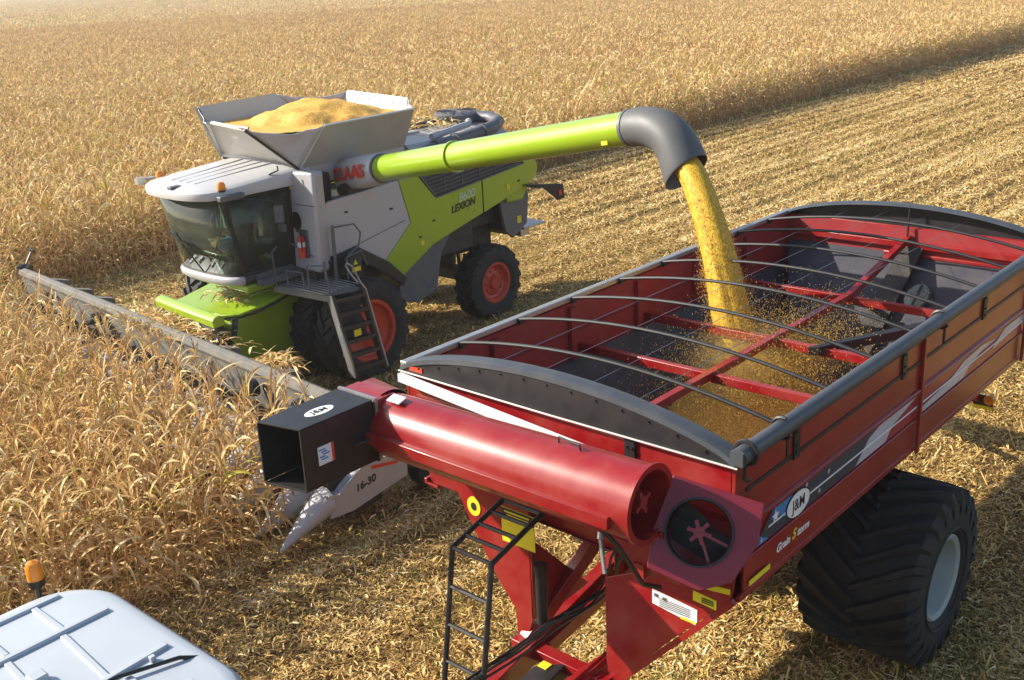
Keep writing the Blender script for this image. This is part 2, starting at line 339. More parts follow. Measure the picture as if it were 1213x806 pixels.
# ---- one corn plant ----
def ribbon(s,base,az,L,w,e0,droop,twist,tint,seg=6,curlz=0,fold=.3):
    """a leaf blade: starts at elevation e0, bends down by droop over its length"""
    t=np.linspace(0,1,seg+1); el=e0-droop*t**1.3; az_=az+twist*t*t; d=L/seg
    dx=np.cos(el)*np.cos(az_);dy=np.cos(el)*np.sin(az_);dz=np.sin(el)
    P=np.zeros((seg+1,3));P[0]=base
    for i in range(seg): P[i+1]=P[i]+d*np.array([dx[i],dy[i],dz[i]])
    wd=w*np.clip(np.minimum((t+.12)*3.2,1)*(1-t**2.6),.02,1)*(1+.25*rng.standard_normal(seg+1))
    roll=curlz+rng.uniform(-.9,.9)*t*2
    sx=-np.sin(az_);sy=np.cos(az_)
    side=np.stack([sx*np.cos(roll)+dx*0,sy*np.cos(roll),np.sin(roll)],1)
    nrm=np.cross(np.stack([dx,dy,dz],1),side)
    Lf=P+side*wd[:,None]/2+nrm*(wd*fold)[:,None]; Rt=P-side*wd[:,None]/2+nrm*(wd*fold)[:,None]
    V=np.concatenate([Lf,P,Rt]);n=seg+1;Q=[]
    for i in range(seg): Q.append((i,i+1,n+i+1,n+i)); Q.append((n+i,n+i+1,2*n+i+1,2*n+i))
    V[:,2]=np.maximum(V[:,2],.01)
    s.add(V,Q,np.clip(tint+np.concatenate([t,t,t])*.12,0,1))
def stick(s,a,b,r0,r1,tint,n=4):
    a=np.array(a,float);b=np.array(b,float);d=b-a;d/=np.linalg.norm(d)+1e-9;u=np.cross(d,[1,0,0] if abs(d[0])<.8 else [0,1,0]);u/=np.linalg.norm(u);w=np.cross(d,u)
    V=[];Q=[]
    for p,r in ((a,r0),(b,r1)):
        for k in range(n):
            t=2*PI*k/n; V.append(p+r*(u*math.cos(t)+w*math.sin(t)))
    for k in range(n): Q.append((k,(k+1)%n,n+(k+1)%n,n+k))
    s.add(V,Q,tint)
def corn_plant(H,nl=11,seg=6,wf=1.0,parts=False):
    st=Soup();lf=Soup();ts=Soup();er=Soup()
    bx,by=rng.uniform(-.05,.05,2)
    pts=[np.array([bx*q*q,by*q*q,H*.86*q]) for q in (0,.35,.7,1)]
    for i in range(3): stick(st,pts[i],pts[i+1],.013-.002*i,.011-.002*i,rng.uniform(.3,.6),4)
    side=rng.uniform(0,2*PI)
    for i in range(nl):
        q=.05+.93*((i+.5)/nl)**1.05; p=np.array([bx*q*q,by*q*q,H*.86*q]); az=side+i*PI+rng.normal(0,.55)
        L=rng.uniform(.36,.74)*(1-.25*abs(q-.6)); w=rng.uniform(.024,.052)*wf
        if q<.45: e0,dr=rng.uniform(.2,.9),rng.uniform(1.9,2.8)
        elif q<.8: e0,dr=rng.uniform(.7,1.25),rng.uniform(1.5,3.0)
        else: e0,dr=rng.uniform(1.0,1.45),rng.uniform(.5,2.5)
        ti=rng.choice([rng.uniform(.2,.5),rng.uniform(.42,.75),rng.uniform(.7,.92),rng.uniform(.9,1)],p=[.25,.48,.2,.07])
        ribbon(lf,p,az,L,w,e0,dr,rng.normal(0,.7),ti*(1 if q>.3 else .8),seg)
    top=pts[-1]
    stick(ts,top,top+np.array([rng.normal(0,.03),rng.normal(0,.03),H*.13]),.005,.003,.22,3)
    for k in range(6):
        a=rng.uniform(0,2*PI);b=top+np.array([0,0,H*.04*rng.uniform(.2,1.5)]);stick(ts,b,b+np.array([math.cos(a)*.08,math.sin(a)*.08,rng.uniform(.07,.16)]),.005,.003,rng.uniform(.1,.35),3)
    a=rng.uniform(0,2*PI);z=H*rng.uniform(.36,.46); e=np.array([0,0,z]); d=np.array([math.cos(a)*.5,math.sin(a)*.5,rng.choice([-.8,.8])])
    V1=e+d*.06;V2=e+d*.17;V3=e+d*.25
    stick(er,e,V1,.01,.028,.8,6);stick(er,V1,V2,.028,.026,.85,6);stick(er,V2,V3,.026,.006,.75,6)
    if parts: return st,lf,ts,er
    o=Soup()
    for q in (st,lf,ts,er): o.merge(q)
    return o
HC=1.93
def corn_allowed(x,y):
    """where the crop still stands (world metres)"""
    lx=x-5.769; ly=y-11.325
    front=(y>5.55)&(lx< -3.55+.0745*ly-.15)
    far=(y>20.45)
    leftstrip=(ly>7.05)&(lx<-2.2)
    return front&(ly<7.2)|far|leftstrip
def in_view(X,Y,margin=4.0):
    yaw=R(42.237); dx=X-CP.x; dy=Y-CP.y; f=dx*math.cos(yaw)+dy*math.sin(yaw); s=dx*math.sin(yaw)-dy*math.cos(yaw)
    return (f>0)&(np.abs(s+f*.02)<f*(.62 if margin<5 else .95)+margin)
def build_corn():
    # near and middle distance: plant by plant
    rows=np.arange(5.7,62,.762); X=[];Y=[]
    for r in rows:
        x=np.arange(-5.5,118,.15); x=x+rng.normal(0,.025,len(x)); X.append(x);Y.append(np.full(len(x),r)+rng.normal(0,.03,len(x)))
    X=np.concatenate(X);Y=np.concatenate(Y)
    dist=np.hypot(X-CP.x,Y-CP.y)
    m=corn_allowed(X,Y)&in_view(X,Y)&((dist<64)|((Y<23.6)&(dist<125))); X=X[m];Y=Y[m];dist=dist[m]
    # individuals: the 300 that show largest; those at the open edges first
    edge=(Y<8.6)
    score=dist-2.0*edge
    vis=in_view(X,Y,.3)&((Y-CP.y)*.0+ (7.19-1.9)/np.maximum(dist,.1)< math.tan(R(19.1+17.0)))
    order=np.argsort(np.where(vis,score,1e9)); ind=order[:300]
    mask=np.ones(len(X),bool); mask[ind]=False
    protos=[corn_plant(HC*rng.uniform(.94,1.06),18) for _ in range(14)]
    n=mask.sum()
    # beyond 28 m a lighter plant
    near=mask&(dist<30); mid=mask&(dist>=30)
    for nm,mk,pr,lb in (('corn_crop',near,protos,'dense standing dry corn around the combine header'),('corn_field',mid,[corn_plant(HC*rng.uniform(1.08,1.18),16,4,1.6) for _ in range(10)],'ripe corn stretching away behind the combine')):
        k=mk.sum(); scatter(nm,pr,np.stack([X[mk],Y[mk],np.zeros(k)],1),rng.uniform(0,6.28,k),rng.uniform(.86,1.1,k),rng.integers(0,len(pr),k),CORN,lb)
    # individual plants
    base=[]
    for v in range(12):
        st,lf,ts,er=corn_plant(HC*rng.uniform(.95,1.06),17,7,1.0,True)
        base.append([st.mesh('stalk',CORN),lf.mesh('leaves',CORN),ts.mesh('tassel',CORN),er.mesh('ear',CORN)])
    for q,i in enumerate(ind):
        e=bpy.data.objects.new('corn_plant',None); COL.objects.link(e); e.location=(X[i],Y[i],0); e.rotation_euler=(rng.normal(0,.05),rng.normal(0,.05),rng.uniform(0,6.28)); s=rng.uniform(.9,1.1); e.scale=(s,s,s); e.empty_display_size=.1
        tag(e,'tall dry corn plant at the near corner of the uncut crop beside the tractor','corn plant','corn plants at the near edge of the uncut crop')
        for me,nmm in zip(base[q%12],('stalk','leaves','tassel','ear')):
            c=bpy.data.objects.new(nmm,me); COL.objects.link(c); c.parent=e
    # far field: plots of plants, coarser with distance
    def plot(size,H,step,nl,seg,wf):
        o=Soup()
        for yy in np.arange(-size/2+.38,size/2,.762*step):
            for xx in np.arange(-size/2,size/2,.19*step):
                o.merge(corn_base[rng.integers(0,len(corn_base))],rng.uniform(0,6.28),rng.uniform(.85,1.12),(xx+rng.normal(0,.05),yy+rng.normal(0,.05),0))
        return o
    corn_base=[corn_plant(HC,8,3,2.2) for _ in range(6)]
    mids=[plot(6.1,HC*1.12,1.35,7,3,1.8) for _ in range(3)]
    corn_base=[corn_plant(HC,6,3,5.5) for _ in range(6)]
    fars=[plot(15.2,HC,3.2,5,2,4) for _ in range(3)]
    def grid(size,d0,d1,protos,nm,lb):
        g=np.arange(-200,1500,size); gx,gy=np.meshgrid(g,g+ (20.45+size/2+.0 -g[0])%size ,indexing='ij'); gx=gx.ravel();gy=gy.ravel(); d=np.hypot(gx-CP.x,gy-CP.y)
        m=(d>=d0)&(d<d1)&in_view(gx,gy,size)&(gy-size/2>20.3); gx=gx[m];gy=gy[m];k=len(gx)
        scatter(nm,protos,np.stack([gx,gy,np.zeros(k)],1),rng.integers(0,2,k)*PI,np.ones(k),rng.integers(0,len(protos),k),CORN,lb)
    # fine plants continue along the far crop edge; plots fill behind
    grid(6.1,61,190,mids,'corn_field','ripe corn in the middle distance')
    grid(15.24,186,1450,fars,'corn_field','ripe corn towards the top of the picture')
build_corn()
# ---------------- residue, stubble, weeds ----------------
def build_litter():
    def patch(size,n,wmul,lmul,amp=.5,seedy=0):
        """flat flakes; the rows the combine left are thicker with residue than the gaps"""
        o=Soup(); ph=rng.uniform(0,6.28,3)
        x=rng.uniform(-size/2,size/2,n*2); y=rng.uniform(-size/2,size/2,n*2)
        wgt=.55+amp*.45*np.cos(2*PI*y/.762)+.25*np.sin(2*PI*y*3/size+ph[0])+.12*np.sin(2*PI*y/size+ph[1]+x*.3)
        k=np.argsort(-(wgt*1.0+rng.uniform(0,1.2,n*2)))[:n]; x=x[k];y=y[k];wg=wgt[k]
        a=rng.uniform(0,2*PI,n); L=rng.uniform(.03,.17,n)**1.0*lmul; w=rng.uniform(.004,.016,n)*wmul; big=rng.random(n)<.045; w[big]*=2.2
        t=rng.uniform(-.3,.35,n); z=rng.uniform(.006,.05,n)*(1+.5*lmul-.5); c=rng.uniform(-.02,.035,n)*lmul
        ca,sa=np.cos(a),np.sin(a); dx,dy=ca*L/2,sa*L/2; sx,sy=-sa*w/2,ca*w/2; dz=np.sin(t)*L/2
        V=np.stack([np.stack(q,1) for q in ((x-dx-sx,y-dy-sy,z-dz),(x-dx+sx,y-dy+sy,z-dz+w*.3),(x+sx,y+sy,z+c),(x-sx,y-sy,z+c-.005),(x+dx+sx,y+dy+sy,z+dz),(x+dx-sx,y+dy-sy,z+dz))],1)
        V[:,:,2]=np.maximum(V[:,:,2],.004); V=V.reshape(-1,3)
        Q=(np.array([(0,1,2,3),(3,2,4,5)])[None]+np.arange(n)[:,None,None]*6).reshape(-1,4)
        u=rng.random(n); ti=np.where(u<.30,rng.uniform(.05,.35,n),np.where(u<.76,rng.uniform(.35,.7,n),rng.uniform(.7,1,n)))
        ti=np.clip(ti+(.30 if wmul<1.5 else .42)*(wg-.60),0,1)
        o.add(V,Q,np.repeat(ti,6)); return o
    def place(size,x0,x1,y0,y1,d0,d1,protos,nm,mat,lb,rnd=False):
        gx,gy=np.meshgrid(np.arange(x0,x1,size),np.arange(y0,y1,size),indexing='ij'); gx=gx.ravel();gy=gy.ravel(); d=np.hypot(gx-CP.x,gy-CP.y)
        m=(d>=d0)&(d<d1)&in_view(gx,gy,size*1.5)&(gy<20.6); gx=gx[m];gy=gy[m];k=len(gx)
        scatter(nm,protos,np.stack([gx,gy,np.zeros(k)],1),rng.integers(0,2,k)*PI,np.ones(k),rng.integers(0,len(protos),k),mat,lb)
    S3=3.048
    nearp=[patch(S3,14500,1,1,.42) for _ in range(4)]; place(S3,-5,33,-7.62,20,0,31,nearp,'corn_residue',STRAW,'chopped corn husks and straw lying over the ground near the machines')
    midp=[patch(S3*2,10500,2.0,1.7,.8) for _ in range(3)]; place(S3*2,2,95,-19.8,22,29,68,midp,'corn_residue',STRAW,'chopped straw on the harvested strip')
    farp=[patch(S3*4,9000,4.5,3.2,.8) for _ in range(2)]; place(S3*4,30,420,-118,21,63,330,farp,'corn_residue',STRAW,'chopped straw on the far part of the harvested strip')
    # cut stalks standing in rows
    def stub(size,sp,r,hm):
        o=Soup()
        for yy in np.arange(-size/2+.381,size/2,.762):
            for xx in np.arange(-size/2,size/2,sp):
                if rng.random()<.25: continue
                h=rng.uniform(.07,.22)*hm; x=xx+rng.normal(0,.03); y=yy+rng.normal(0,.04); stick(o,(x,y,0),(x+rng.normal(0,.08),y+rng.normal(0,.08),h),r,r*.9,rng.uniform(.35,.85),5)
                if rng.random()<.6: ribbon(o,np.array([x,y,h*.7]),rng.uniform(0,6.28),.2,.03,.6,2.4,.3,rng.uniform(.4,.9),3)
        return o
    sp=[stub(3.048,.17,.012,1) for _ in range(3)]; place(3.048,-5,75,-19.9,20,0,75,sp,'stubble',STRAW,'rows of cut corn stalks in the harvested strip',False)
    def weeds(size,n):
        o=Soup()
        for _ in range(n):
            cx,cy=rng.uniform(-size/2,size/2,2)
            for _ in range(rng.integers(8,26)):
                ribbon(o,np.array([cx+rng.normal(0,.08),cy+rng.normal(0,.08),0]),rng.uniform(0,6.28),rng.uniform(.08,.22),.010,rng.uniform(.5,1.4),1.3,.2,rng.uniform(0,1),3)
        return o
    wp=[weeds(2.5,n) for n in (60,26,9)]
    gx,gy=np.meshgrid(np.arange(-4,70,2.5),np.arange(-9,21,2.5),indexing='ij'); gx=gx.ravel();gy=gy.ravel(); m=in_view(gx,gy,3)&(rng.random(len(gx))<.75); gx=gx[m];gy=gy[m];k=len(gx)
    pk=np.where(gy<3,rng.integers(0,2,k),rng.integers(1,3,k))
    scatter('grass_tufts',wp,np.stack([gx,gy,np.zeros(k)],1),rng.uniform(0,6.28,k),np.ones(k),pk,WEED,'low green weeds growing through the stubble')
build_litter()
# ---------------- wheels ----------------
def make_wheel(name,parent,c,Rd,W,rimR,side,rimmat,nl=22,lug=.055,sweep=.42,dish=.12,lugw=.075,label=None,hubr=.16):
    """wheel (rim disc) > tyre.  side -1: outer face looks to -y"""
    cx,cy,cz=c; h=W/2
    rm=MB(); s=side
    prof=[(s*h*.86,rimR+.02),(s*h*.92,rimR+.035),(s*h*.94,rimR+.015),(s*h*.90,rimR-.03),(s*(h*.80),rimR-.05),(s*(h*.62),rimR-.07),(s*(h*.5-dish*.2),rimR-.13),(s*(h*.5-dish),hubr+.14),(s*(h*.5-dish+.03),hubr+.06),(s*(h*.5-dish+.03),hubr),(s*(h*.5-dish+.10),hubr-.03),(s*(h*.5-dish+.10),.01)]
    back=[(-s*h*.86,.01),(-s*h*.86,rimR+.02)]
    rm.lathe(prof+[(s*h*.2,.01)]+back,(cx,cy,cz),'y',48,True)
    for k in range(10):
        a=2*PI*k/10; p=(cx+(hubr+.10)*math.cos(a),cy+s*(h*.5-dish+.02),cz+(hubr+.10)*math.sin(a)); rm.tube([p,(p[0],p[1]+s*.04,p[2])],.018,6)
    wh=rm.build('wheel',rimmat,parent,smooth=30)
    if label: wh['label']=label
    ty=MB(); Ri=rimR+.02; Ro=Rd-lug
    prof=[(-h*.86,Ri),(-h*.97,Ri+.06),(-h*1.0,lerp(Ri,Ro,.5)),(-h*.97,Ro-.09),(-h*.88,Ro-.02),(-h*.45,Ro),(0,Ro+.01),(h*.45,Ro),(h*.88,Ro-.02),(h*.97,Ro-.09),(h*1.0,lerp(Ri,Ro,.5)),(h*.97,Ri+.06),(h*.86,Ri)]
    ty.lathe(prof,(cx,cy,cz),'y',64,True)
    ty.lathe([(s*h*.985,Ri+.09),(s*(h*1.0+.008),Ri+.10),(s*h*.985,Ri+.115)],(cx,cy,cz),'y',48,True)
    def pt(ang,y,r): return (cx+r*math.cos(ang),cy+y,cz+r*math.sin(ang))
    for k in range(nl):
        for sd in (-1,1):
            a0=2*PI*(k+(.5 if sd>0 else 0))/nl; hw=lugw/Rd/2
            path=[(-.04*sd*h,0,Ro-.01,Rd),(.35*sd*h,sweep*.38,Ro-.01,Rd),(.70*sd*h,sweep*.75,Ro-.02,Rd-.005),(.93*sd*h,sweep*.95,Ro-.05,Rd-.02),(1.005*sd*h,sweep*1.0,Ro-.12,Ro-.06),(1.01*sd*h,sweep*1.02,Ro-.2,Ro-.16)]
            vs=[];fs=[]
            for (y,da,r0,r1) in path:
                a=a0-da
                wid=hw*(1.25 if abs(y)>.6*h else 1)
                vs+= [pt(a-wid*1.3,y,r0),pt(a-wid*.75,y,r1),pt(a+wid*.75,y,r1),pt(a+wid*1.3,y,r0)]
            for i in range(len(path)-1):
                o=i*4
                for j in range(3): fs.append((o+j,o+j+1,o+j+5,o+j+4))
            fs.append((0,1,2,3)); e=(len(path)-1)*4; fs.append((e+3,e+2,e+1,e))
            ty.add(vs,fs)
    t=ty.build('tyre',RUBBER,wh,smooth=28)
    return wh
# ================= GRAIN CART =================
cart=empty('grain_cart',(0,0,0),'red two wheeled grain cart with bowed open top catching the falling corn','grain cart')
H=3.60;HW=1.82;LC=7.74
def build_cart():
    C=cart
    # hopper shell: vertical skins, closed underneath, open on top
    o=MB()
    t=.035
    o.box((LC/2,-HW+t/2,3.28),(LC,t,.62)); o.box((LC/2,HW-t/2,3.28),(LC,t,.62))
    for s in (-1,1):
        # rolled crease at 2.97, then the slightly inset skirt
        o.prism([(s*HW,3.0),(s*(HW+.03),2.985),(s*(HW+.03),2.955),(s*(HW-.01),2.93),(s*(HW-.03),2.98)],'x',-.02,LC+.02)
        o.box((LC/2+.1,s*(HW-.035),2.62),(LC-.2,.03,.64))
        o.prism([(s*(HW-.02),2.66),(s*(HW+.005),2.655),(s*(HW+.005),2.64),(s*(HW-.02),2.635)],'x',.12,LC)
        o.prism([(s*(HW-.05),2.34),(s*(HW-.01),2.34),(s*(HW-.01),2.28),(s*(HW-.2),2.26),(s*(HW-.2),2.30),(s*(HW-.05),2.30)],'x',.12,LC)
    # front and back upper walls
    o.box((.0175,0,3.34),(.035,HW*2-.08,.50)); o.box((LC-.0175,0,3.34),(.035,HW*2-.08,.50))
    # outer belly: four slopes
    zt=2.32; b=[(2.2,-.45,1.25),(5.2,-.45,1.25),(5.2,.45,1.25),(2.2,.45,1.25)]; q=[(.12,-HW+.06,zt),(LC-.05,-HW+.06,zt),(LC-.05,HW-.06,zt),(.12,HW-.06,zt)]
    o.add(b+q,[(3,2,1,0),(0,1,5,4),(1,2,6,5),(2,3,7,6),(3,0,4,7)])
    # front skin between top wall and belly, slopes back
    o.add([(.03,-HW+.07,3.1),(.03,HW-.07,3.1),(.16,HW-.07,2.3),(.16,-HW+.07,2.3)],[(0,1,2,3)])
    o.add([(LC-.03,-HW+.07,3.1),(LC-.03,HW-.07,3.1),(LC-.06,HW-.07,2.3),(LC-.06,-HW+.07,2.3)],[(3,2,1,0)])
    hop=o.build('hopper',RED,C,smooth=30,bevel=.006)
    # inner lining of the side walls (dusty) and the sloped floor
    li=MB()
    for s in (-1,1):
        li.box((LC/2,s*(HW-.05),3.24),(LC-.1,.012,.66))
        for x in np.arange(1.2,LC,1.3): li.box((x,s*(HW-.085),3.22),(.09,.05,.62))
        li.prism([(s*(HW-.06),3.27),(s*(HW-.09),3.25),(s*(HW-.06),3.22)],'x',.06,LC-.06)
    li.box((.05,0,3.24),(.012,HW*2-.12,.66)); li.box((LC-.05,0,3.38),(.012,HW*2-.12,.40))
    li.build('inner_lining',REDIN,hop,smooth=0)
    fl=MB(); z0=2.9; a=HW-.06
    q=[(.06,-a,z0),(LC-.06,-a,z0+.0),(LC-.06,a,z0+.0),(.06,a,z0)]; b=[(1.7,-.35,1.5),(5.0,-.35,1.5),(5.0,.35,1.5),(1.7,.35,1.5)]
    qb=[(LC-.06,-a,3.22),(LC-.06,a,3.22)]
    fl.add(b+q+qb,[(0,1,2,3),(0,4,5,1),(3,2,6,7),(0,3,7,4),(1,8,9,2),(1,5,8),(2,9,6)])
    fl.build('hopper_floor',HOPF,hop,smooth=0,fixn=False)
    # outside posts and the dark seam
    sm=MB()
    for s in (-1,1):
        sm.box((LC/2,s*(HW+.004),3.285),(LC-.3,.012,.035))
    sm.build('seam_strip',BLACK,C)
    for x in (.95,3.15,5.35,7.5):
        p=MB(); p.box((x,-HW-.012,3.42),(.10,.02,.34)); 
        for z in (3.31,3.38,3.5,3.57): p.tube([(x-.025,-HW-.018,z),(x-.025,-HW-.036,z)],.011,6)
        p.build('bow_bracket',BLACK,C)
    for x in (3.62,6.9):
        p=MB(); p.box((x,-HW-.022,2.93),(.045,.035,1.30)); p.build('side_post',RED,C,bevel=.004)
    for y in (-.85,):
        p=MB(); p.box((-.015,y,3.36),(.02,.10,.38)); [p.tube([(-.02,y+dy,z),(-.04,y+dy,z)],.011,6) for z in (3.27,3.45) for dy in (-.025,.025)]; p.build('bow_bracket',BLACK,C)
    # top rails
    r=MB(); r.box((LC/2,HW-.01,H+.015),(LC+.06,.09,.06)); r.build('top_rail',STEEL,C,bevel=.01)
    r=MB(); r.tube([(-.06,-HW-.05,H+.05),(LC+.1,-HW-.05,H+.05)],.072,16); r.box((-.075,-HW-.05,H+.05),(.03,.11,.11)); r.build('tarp_roll',TARP,C)
    for x in (.62,3.9):
        p=MB(); p.tube([(x,-HW-.05+.09*math.cos(t),H+.05+.09*math.sin(t)) for t in np.linspace(-2.6,1.9,12)],.016,6); p.tube([(x,-HW-.10,H-.02),(x,-HW-.10,H-.2)],.014,6); p.build('roll_strap',BLACK,C)
    p=MB(); p.tube([(.06,-HW-.05+.095*math.cos(t),H+.05+.095*math.sin(t)) for t in np.linspace(0,2*PI,16)],.018,6); p.tube([(.06,-HW-.05,H-.04),(.06,-HW-.04,H-.17),(.10,-HW-.06,H-.2)],.02,6); p.build('roll_strap',BLACK,C)
    # cowls front and back: arched plate with a rounded vinyl cap
    def arc(y): return H+.30*(1-(y/1.84)**2)**.75 if abs(y)<1.84 else H
    ys=np.linspace(-1.84,1.84,29)
    for nm,xo,sg in (('front_cowl',-.02,-1),('rear_cowl',LC+.02,1)):
        m=MB(); poly=[(y,arc(y)-.02) for y in ys]+[(1.84,H-.045),(-1.84,H-.045)]; m.prism(poly,'x',xo+sg*.02,xo)
        for y in ys[2:-2:2]:
            m.tube([(xo+sg*.02,y,arc(y)-.09),(xo+sg*.034,y,arc(y)-.09)],.012,6)
        cw=m.build(nm,BLACK,C,smooth=0)
        m=MB(); vs=[];n=len(ys)
        prof=[(sg*.035,-.05),(sg*.03,-.005),(-sg*.02,.012),(-sg*.12,.0),(-sg*.15,-.02)]
        for y in ys:
            for dx,dz in prof: vs.append((xo+dx,y,arc(y)+dz))
        k=len(prof); fs=[(i*k+j,i*k+j+1,(i+1)*k+j+1,(i+1)*k+j) for i in range(n-1) for j in range(k-1)]
        m.add(vs,fs); m.build('cowl_cap',TARP,cw,smooth=60)
    m=MB(); m.tube([(-.05,1.86,H-.05),(-.055,0,H-.055),(-.05,-1.86,H-.05)],.010,6); m.build('front_edge_trim',ALU,C)
    m=MB(); m.box((-.045,1.62,H+.005),(.01,.17,.045)); m.build('warning_sticker',TXR,C)
    # bows
    for x in (.72,1.63,2.55,3.46,4.37,5.28,6.19,7.05):
        m=MB(); yy=np.linspace(-1.80,1.80,19); m.tube([(x,y,H+.02+.19*(1-(y/1.8)**2)) for y in yy],.019,8); m.box((x,1.77,H-.0),(.06,.09,.05)); m.build('bow',BLACK if x!=.72 else BLACK,C)
    for y in (-.75,-.25,.3,.85):
        m=MB(); m.tube([(x,y,H-.0+.19*(1-(y/1.8)**2)) for x in (.0,LC)],.003,4); m.build('tarp_cable',STEEL,C)
    # inner braces
    for x in (2.65,4.0,5.93):
        m=MB(); m.box((x,0,3.02),(.075,HW*2-.1,.10)); m.build('cross_brace',RED,C,bevel=.008)
    m=MB(); m.beam((.06,0,3.05),(5.95,0,3.07),.085,.085); m.beam((5.95,0,3.07),(LC-.06,-.02,3.45),.085,.085); m.beam((5.95,0,3.0),(6.9,-.02,2.62),.07,.07); m.build('centre_brace',RED,C,bevel=.006)
    m=MB(); m.sheet([(3.85,-.48,3.10),(3.88,-.60,3.11),(6.1,-1.75,3.13),(6.05,-1.55,3.13)],.10); m.build('black_brace_plate',BLACK,C,bevel=.006)
    m=MB(); m.beam((LC-.10,-.10,3.33),(5.7,-.10,2.03),.30,.05,(0,0,1)); m.build('rear_slope_rib',DARK,C)
    m=MB(); m.beam((LC-.09,-1.72,3.36),(LC-.09,1.72,3.36),.07,.09); m.beam((LC-.09,-1.7,3.22),(LC-.09,.3,3.22),.05,.05); m.build('rear_cross_rail',RED,C,bevel=.01)
    m=MB(); m.tube([(LC-.1,-.02,3.9),(LC-.12,-.02,3.45)],.014,6); m.build('bow_strut',BLACK,C)
    # oval sight window on the rear slope
    M=frame((7.0,-.45,2.84),(0,-1,0),(.84,0,.54))
    m=MB(); n0=[(p,q,0.0) for p,q in ellipse(0,0,.17,.25,28)]
    m.prism(ellipse(0,0,.175,.25,28),'z',0,.02); m.xf(M); wf=m.build('sight_window_frame',BLACK,C)
    m=MB(); m.prism(ellipse(0,0,.145,.22,28),'z',.02,.03); m.xf(M); m.build('window_pane',GLASSW,wf); 
    m=MB(); m.box((0,0,.035),(.03,.40,.01)); m.xf(M); m.build('window_bar',BLACK,wf)
    # decal band on the near side skirt
    y0=-HW-.0
    def dec(name,pts,mat,off=.0): 
        m=MB(); m.prism(pts,'y',y0+.015-off-.004,y0+.015-off); return m.build(name,mat,C,smooth=0)
    yb=y0+.015
    dec('side_decal',[(.34,2.67),(.62,2.92),(7.5,2.92),(7.5,2.67)],DRED,.0)
    dec('side_decal',[(.345,2.675),(.62,2.915),(2.75,2.915),(2.30,2.675)],NAVY,.004)
    dec('side_decal',[(.35,2.68),(.40,2.76),(.52,2.70),(.56,2.675)],BLUE,.007)
    dec('side_decal',[(.60,2.82),(.66,2.91),(.95,2.905),(1.28,2.72),(1.18,2.68),(1.05,2.74),(.90,2.70),(.78,2.80)],BLUE,.007)
    dec('side_decal',[(2.20,2.68),(2.46,2.86),(2.70,2.912),(3.58,2.912),(3.30,2.86),(3.0,2.80),(2.85,2.68)],PALE,.007)
    dec('side_decal',[(3.66,2.68),(3.75,2.74),(4.5,2.79),(4.9,2.89),(5.45,2.912),(5.9,2.86),(5.4,2.84),(5.1,2.78),(4.9,2.69)],PALE,.007)
    dec('side_decal',[(5.8,2.75),(6.2,2.9),(7.45,2.9),(7.45,2.82),(6.4,2.78)],PALE,.007)
    dec('side_decal',[(.55,2.775),(.55,2.790),(7.45,2.815),(7.45,2.795)],WST,.010)
    def star(cx,cz,r):
        return [(cx+r*(1 if k%2==0 else .42)*math.cos(PI/2+PI*k/5)*1.0,cz+r*(1 if k%2==0 else .42)*math.sin(PI/2+PI*k/5)) for k in range(10)]
    for cx,cz,r in ((.66,2.835,.062),(1.62,2.86,.03),(1.45,2.74,.028),(1.2,2.90,.03),(.43,2.71,.028)): dec('star_decal',star(cx,cz,r),WST if r>.05 else PALE,.013)
    dec('logo_badge',ellipse(1.05,2.79,.215,.125,30),TXK,.014); dec('logo_badge',ellipse(1.05,2.79,.20,.113,30),WST,.018)
    Mt=lambda x,z,off: frame((x,y0+.015-off,z),(1,0,0),(0,0,1))
    text('J&M','logo_lettering',.15,TXK,C,Mt(1.05,2.79,.024),.001,.001,0,1.0,.9)
    text('Grain','model_lettering',.105,WST,C,Mt(.84,2.48,.0),.001,.003,.3); text('S','model_lettering',.13,YEL,C,Mt(1.03,2.49,.0),.001,.004,.3); text('torm','model_lettering',.105,WST,C,Mt(1.20,2.48,.0),.001,.003,.3)
    # corner housing with the round auger inlet; purple sky reflection is in its colour
    cen=Vector((-.16,-1.60,2.98)); cen=cen+(CP-cen).normalized()*.15; nr=Vector((-.78,-.40,.48)).normalized()
    xd=Vector((0,-1,0)); xd=(xd-nr*xd.dot(nr)).normalized(); yd=nr.cross(xd)
    if yd.z<0: yd=-yd
    M=frame(cen,xd,yd); zs=1 if (M.to_3x3()@Vector((0,0,1))).dot(nr)>0 else -1
    m=MB(); n=36; ro=.36; ri=.262
    outer=[(-.31,.36),(.40,.36),(.44,.05),(.34,-.28),(.12,-.42),(-.30,-.38),(-.34,-.1)]
    # ring plate with hole
    def onpoly(a):
        d=Vector((math.cos(a),math.sin(a)));best=None
        for i in range(len(outer)):
            p=Vector(outer[i]);q=Vector(outer[(i+1)%len(outer)]);e=q-p;den=d.x*e.y-d.y*e.x
            if abs(den)<1e-9: continue
            t=(p.x*e.y-p.y*e.x)/den;u=(p.x*d.y-p.y*d.x)/den
            if t>0 and -1e-6<=u<=1+1e-6 and (best is None or t<best): best=t
        return d*best
    vs=[];A=sorted([2*PI*k/n for k in range(n)]+[math.atan2(q,p)%(2*PI) for p,q in outer]); n=len(A)
    for z in (0,-.35*zs):
        for a in A: p=onpoly(a); vs.append((p.x,p.y,z)); 
    for z in (0,-.35*zs):
        for a in A: vs.append((ri*math.cos(a),ri*math.sin(a),z))
    fs=[]
    for i in range(n):
        j=(i+1)%n; fs+= [(i,j,2*n+j,2*n+i),(i,n+i,n+j,j),(2*n+i,2*n+j,3*n+j,3*n+i)]
    m.add(vs,fs); m.xf(M); hs=m.build('auger_housing',MAROON_SKY,C,smooth=25,bevel=.004)
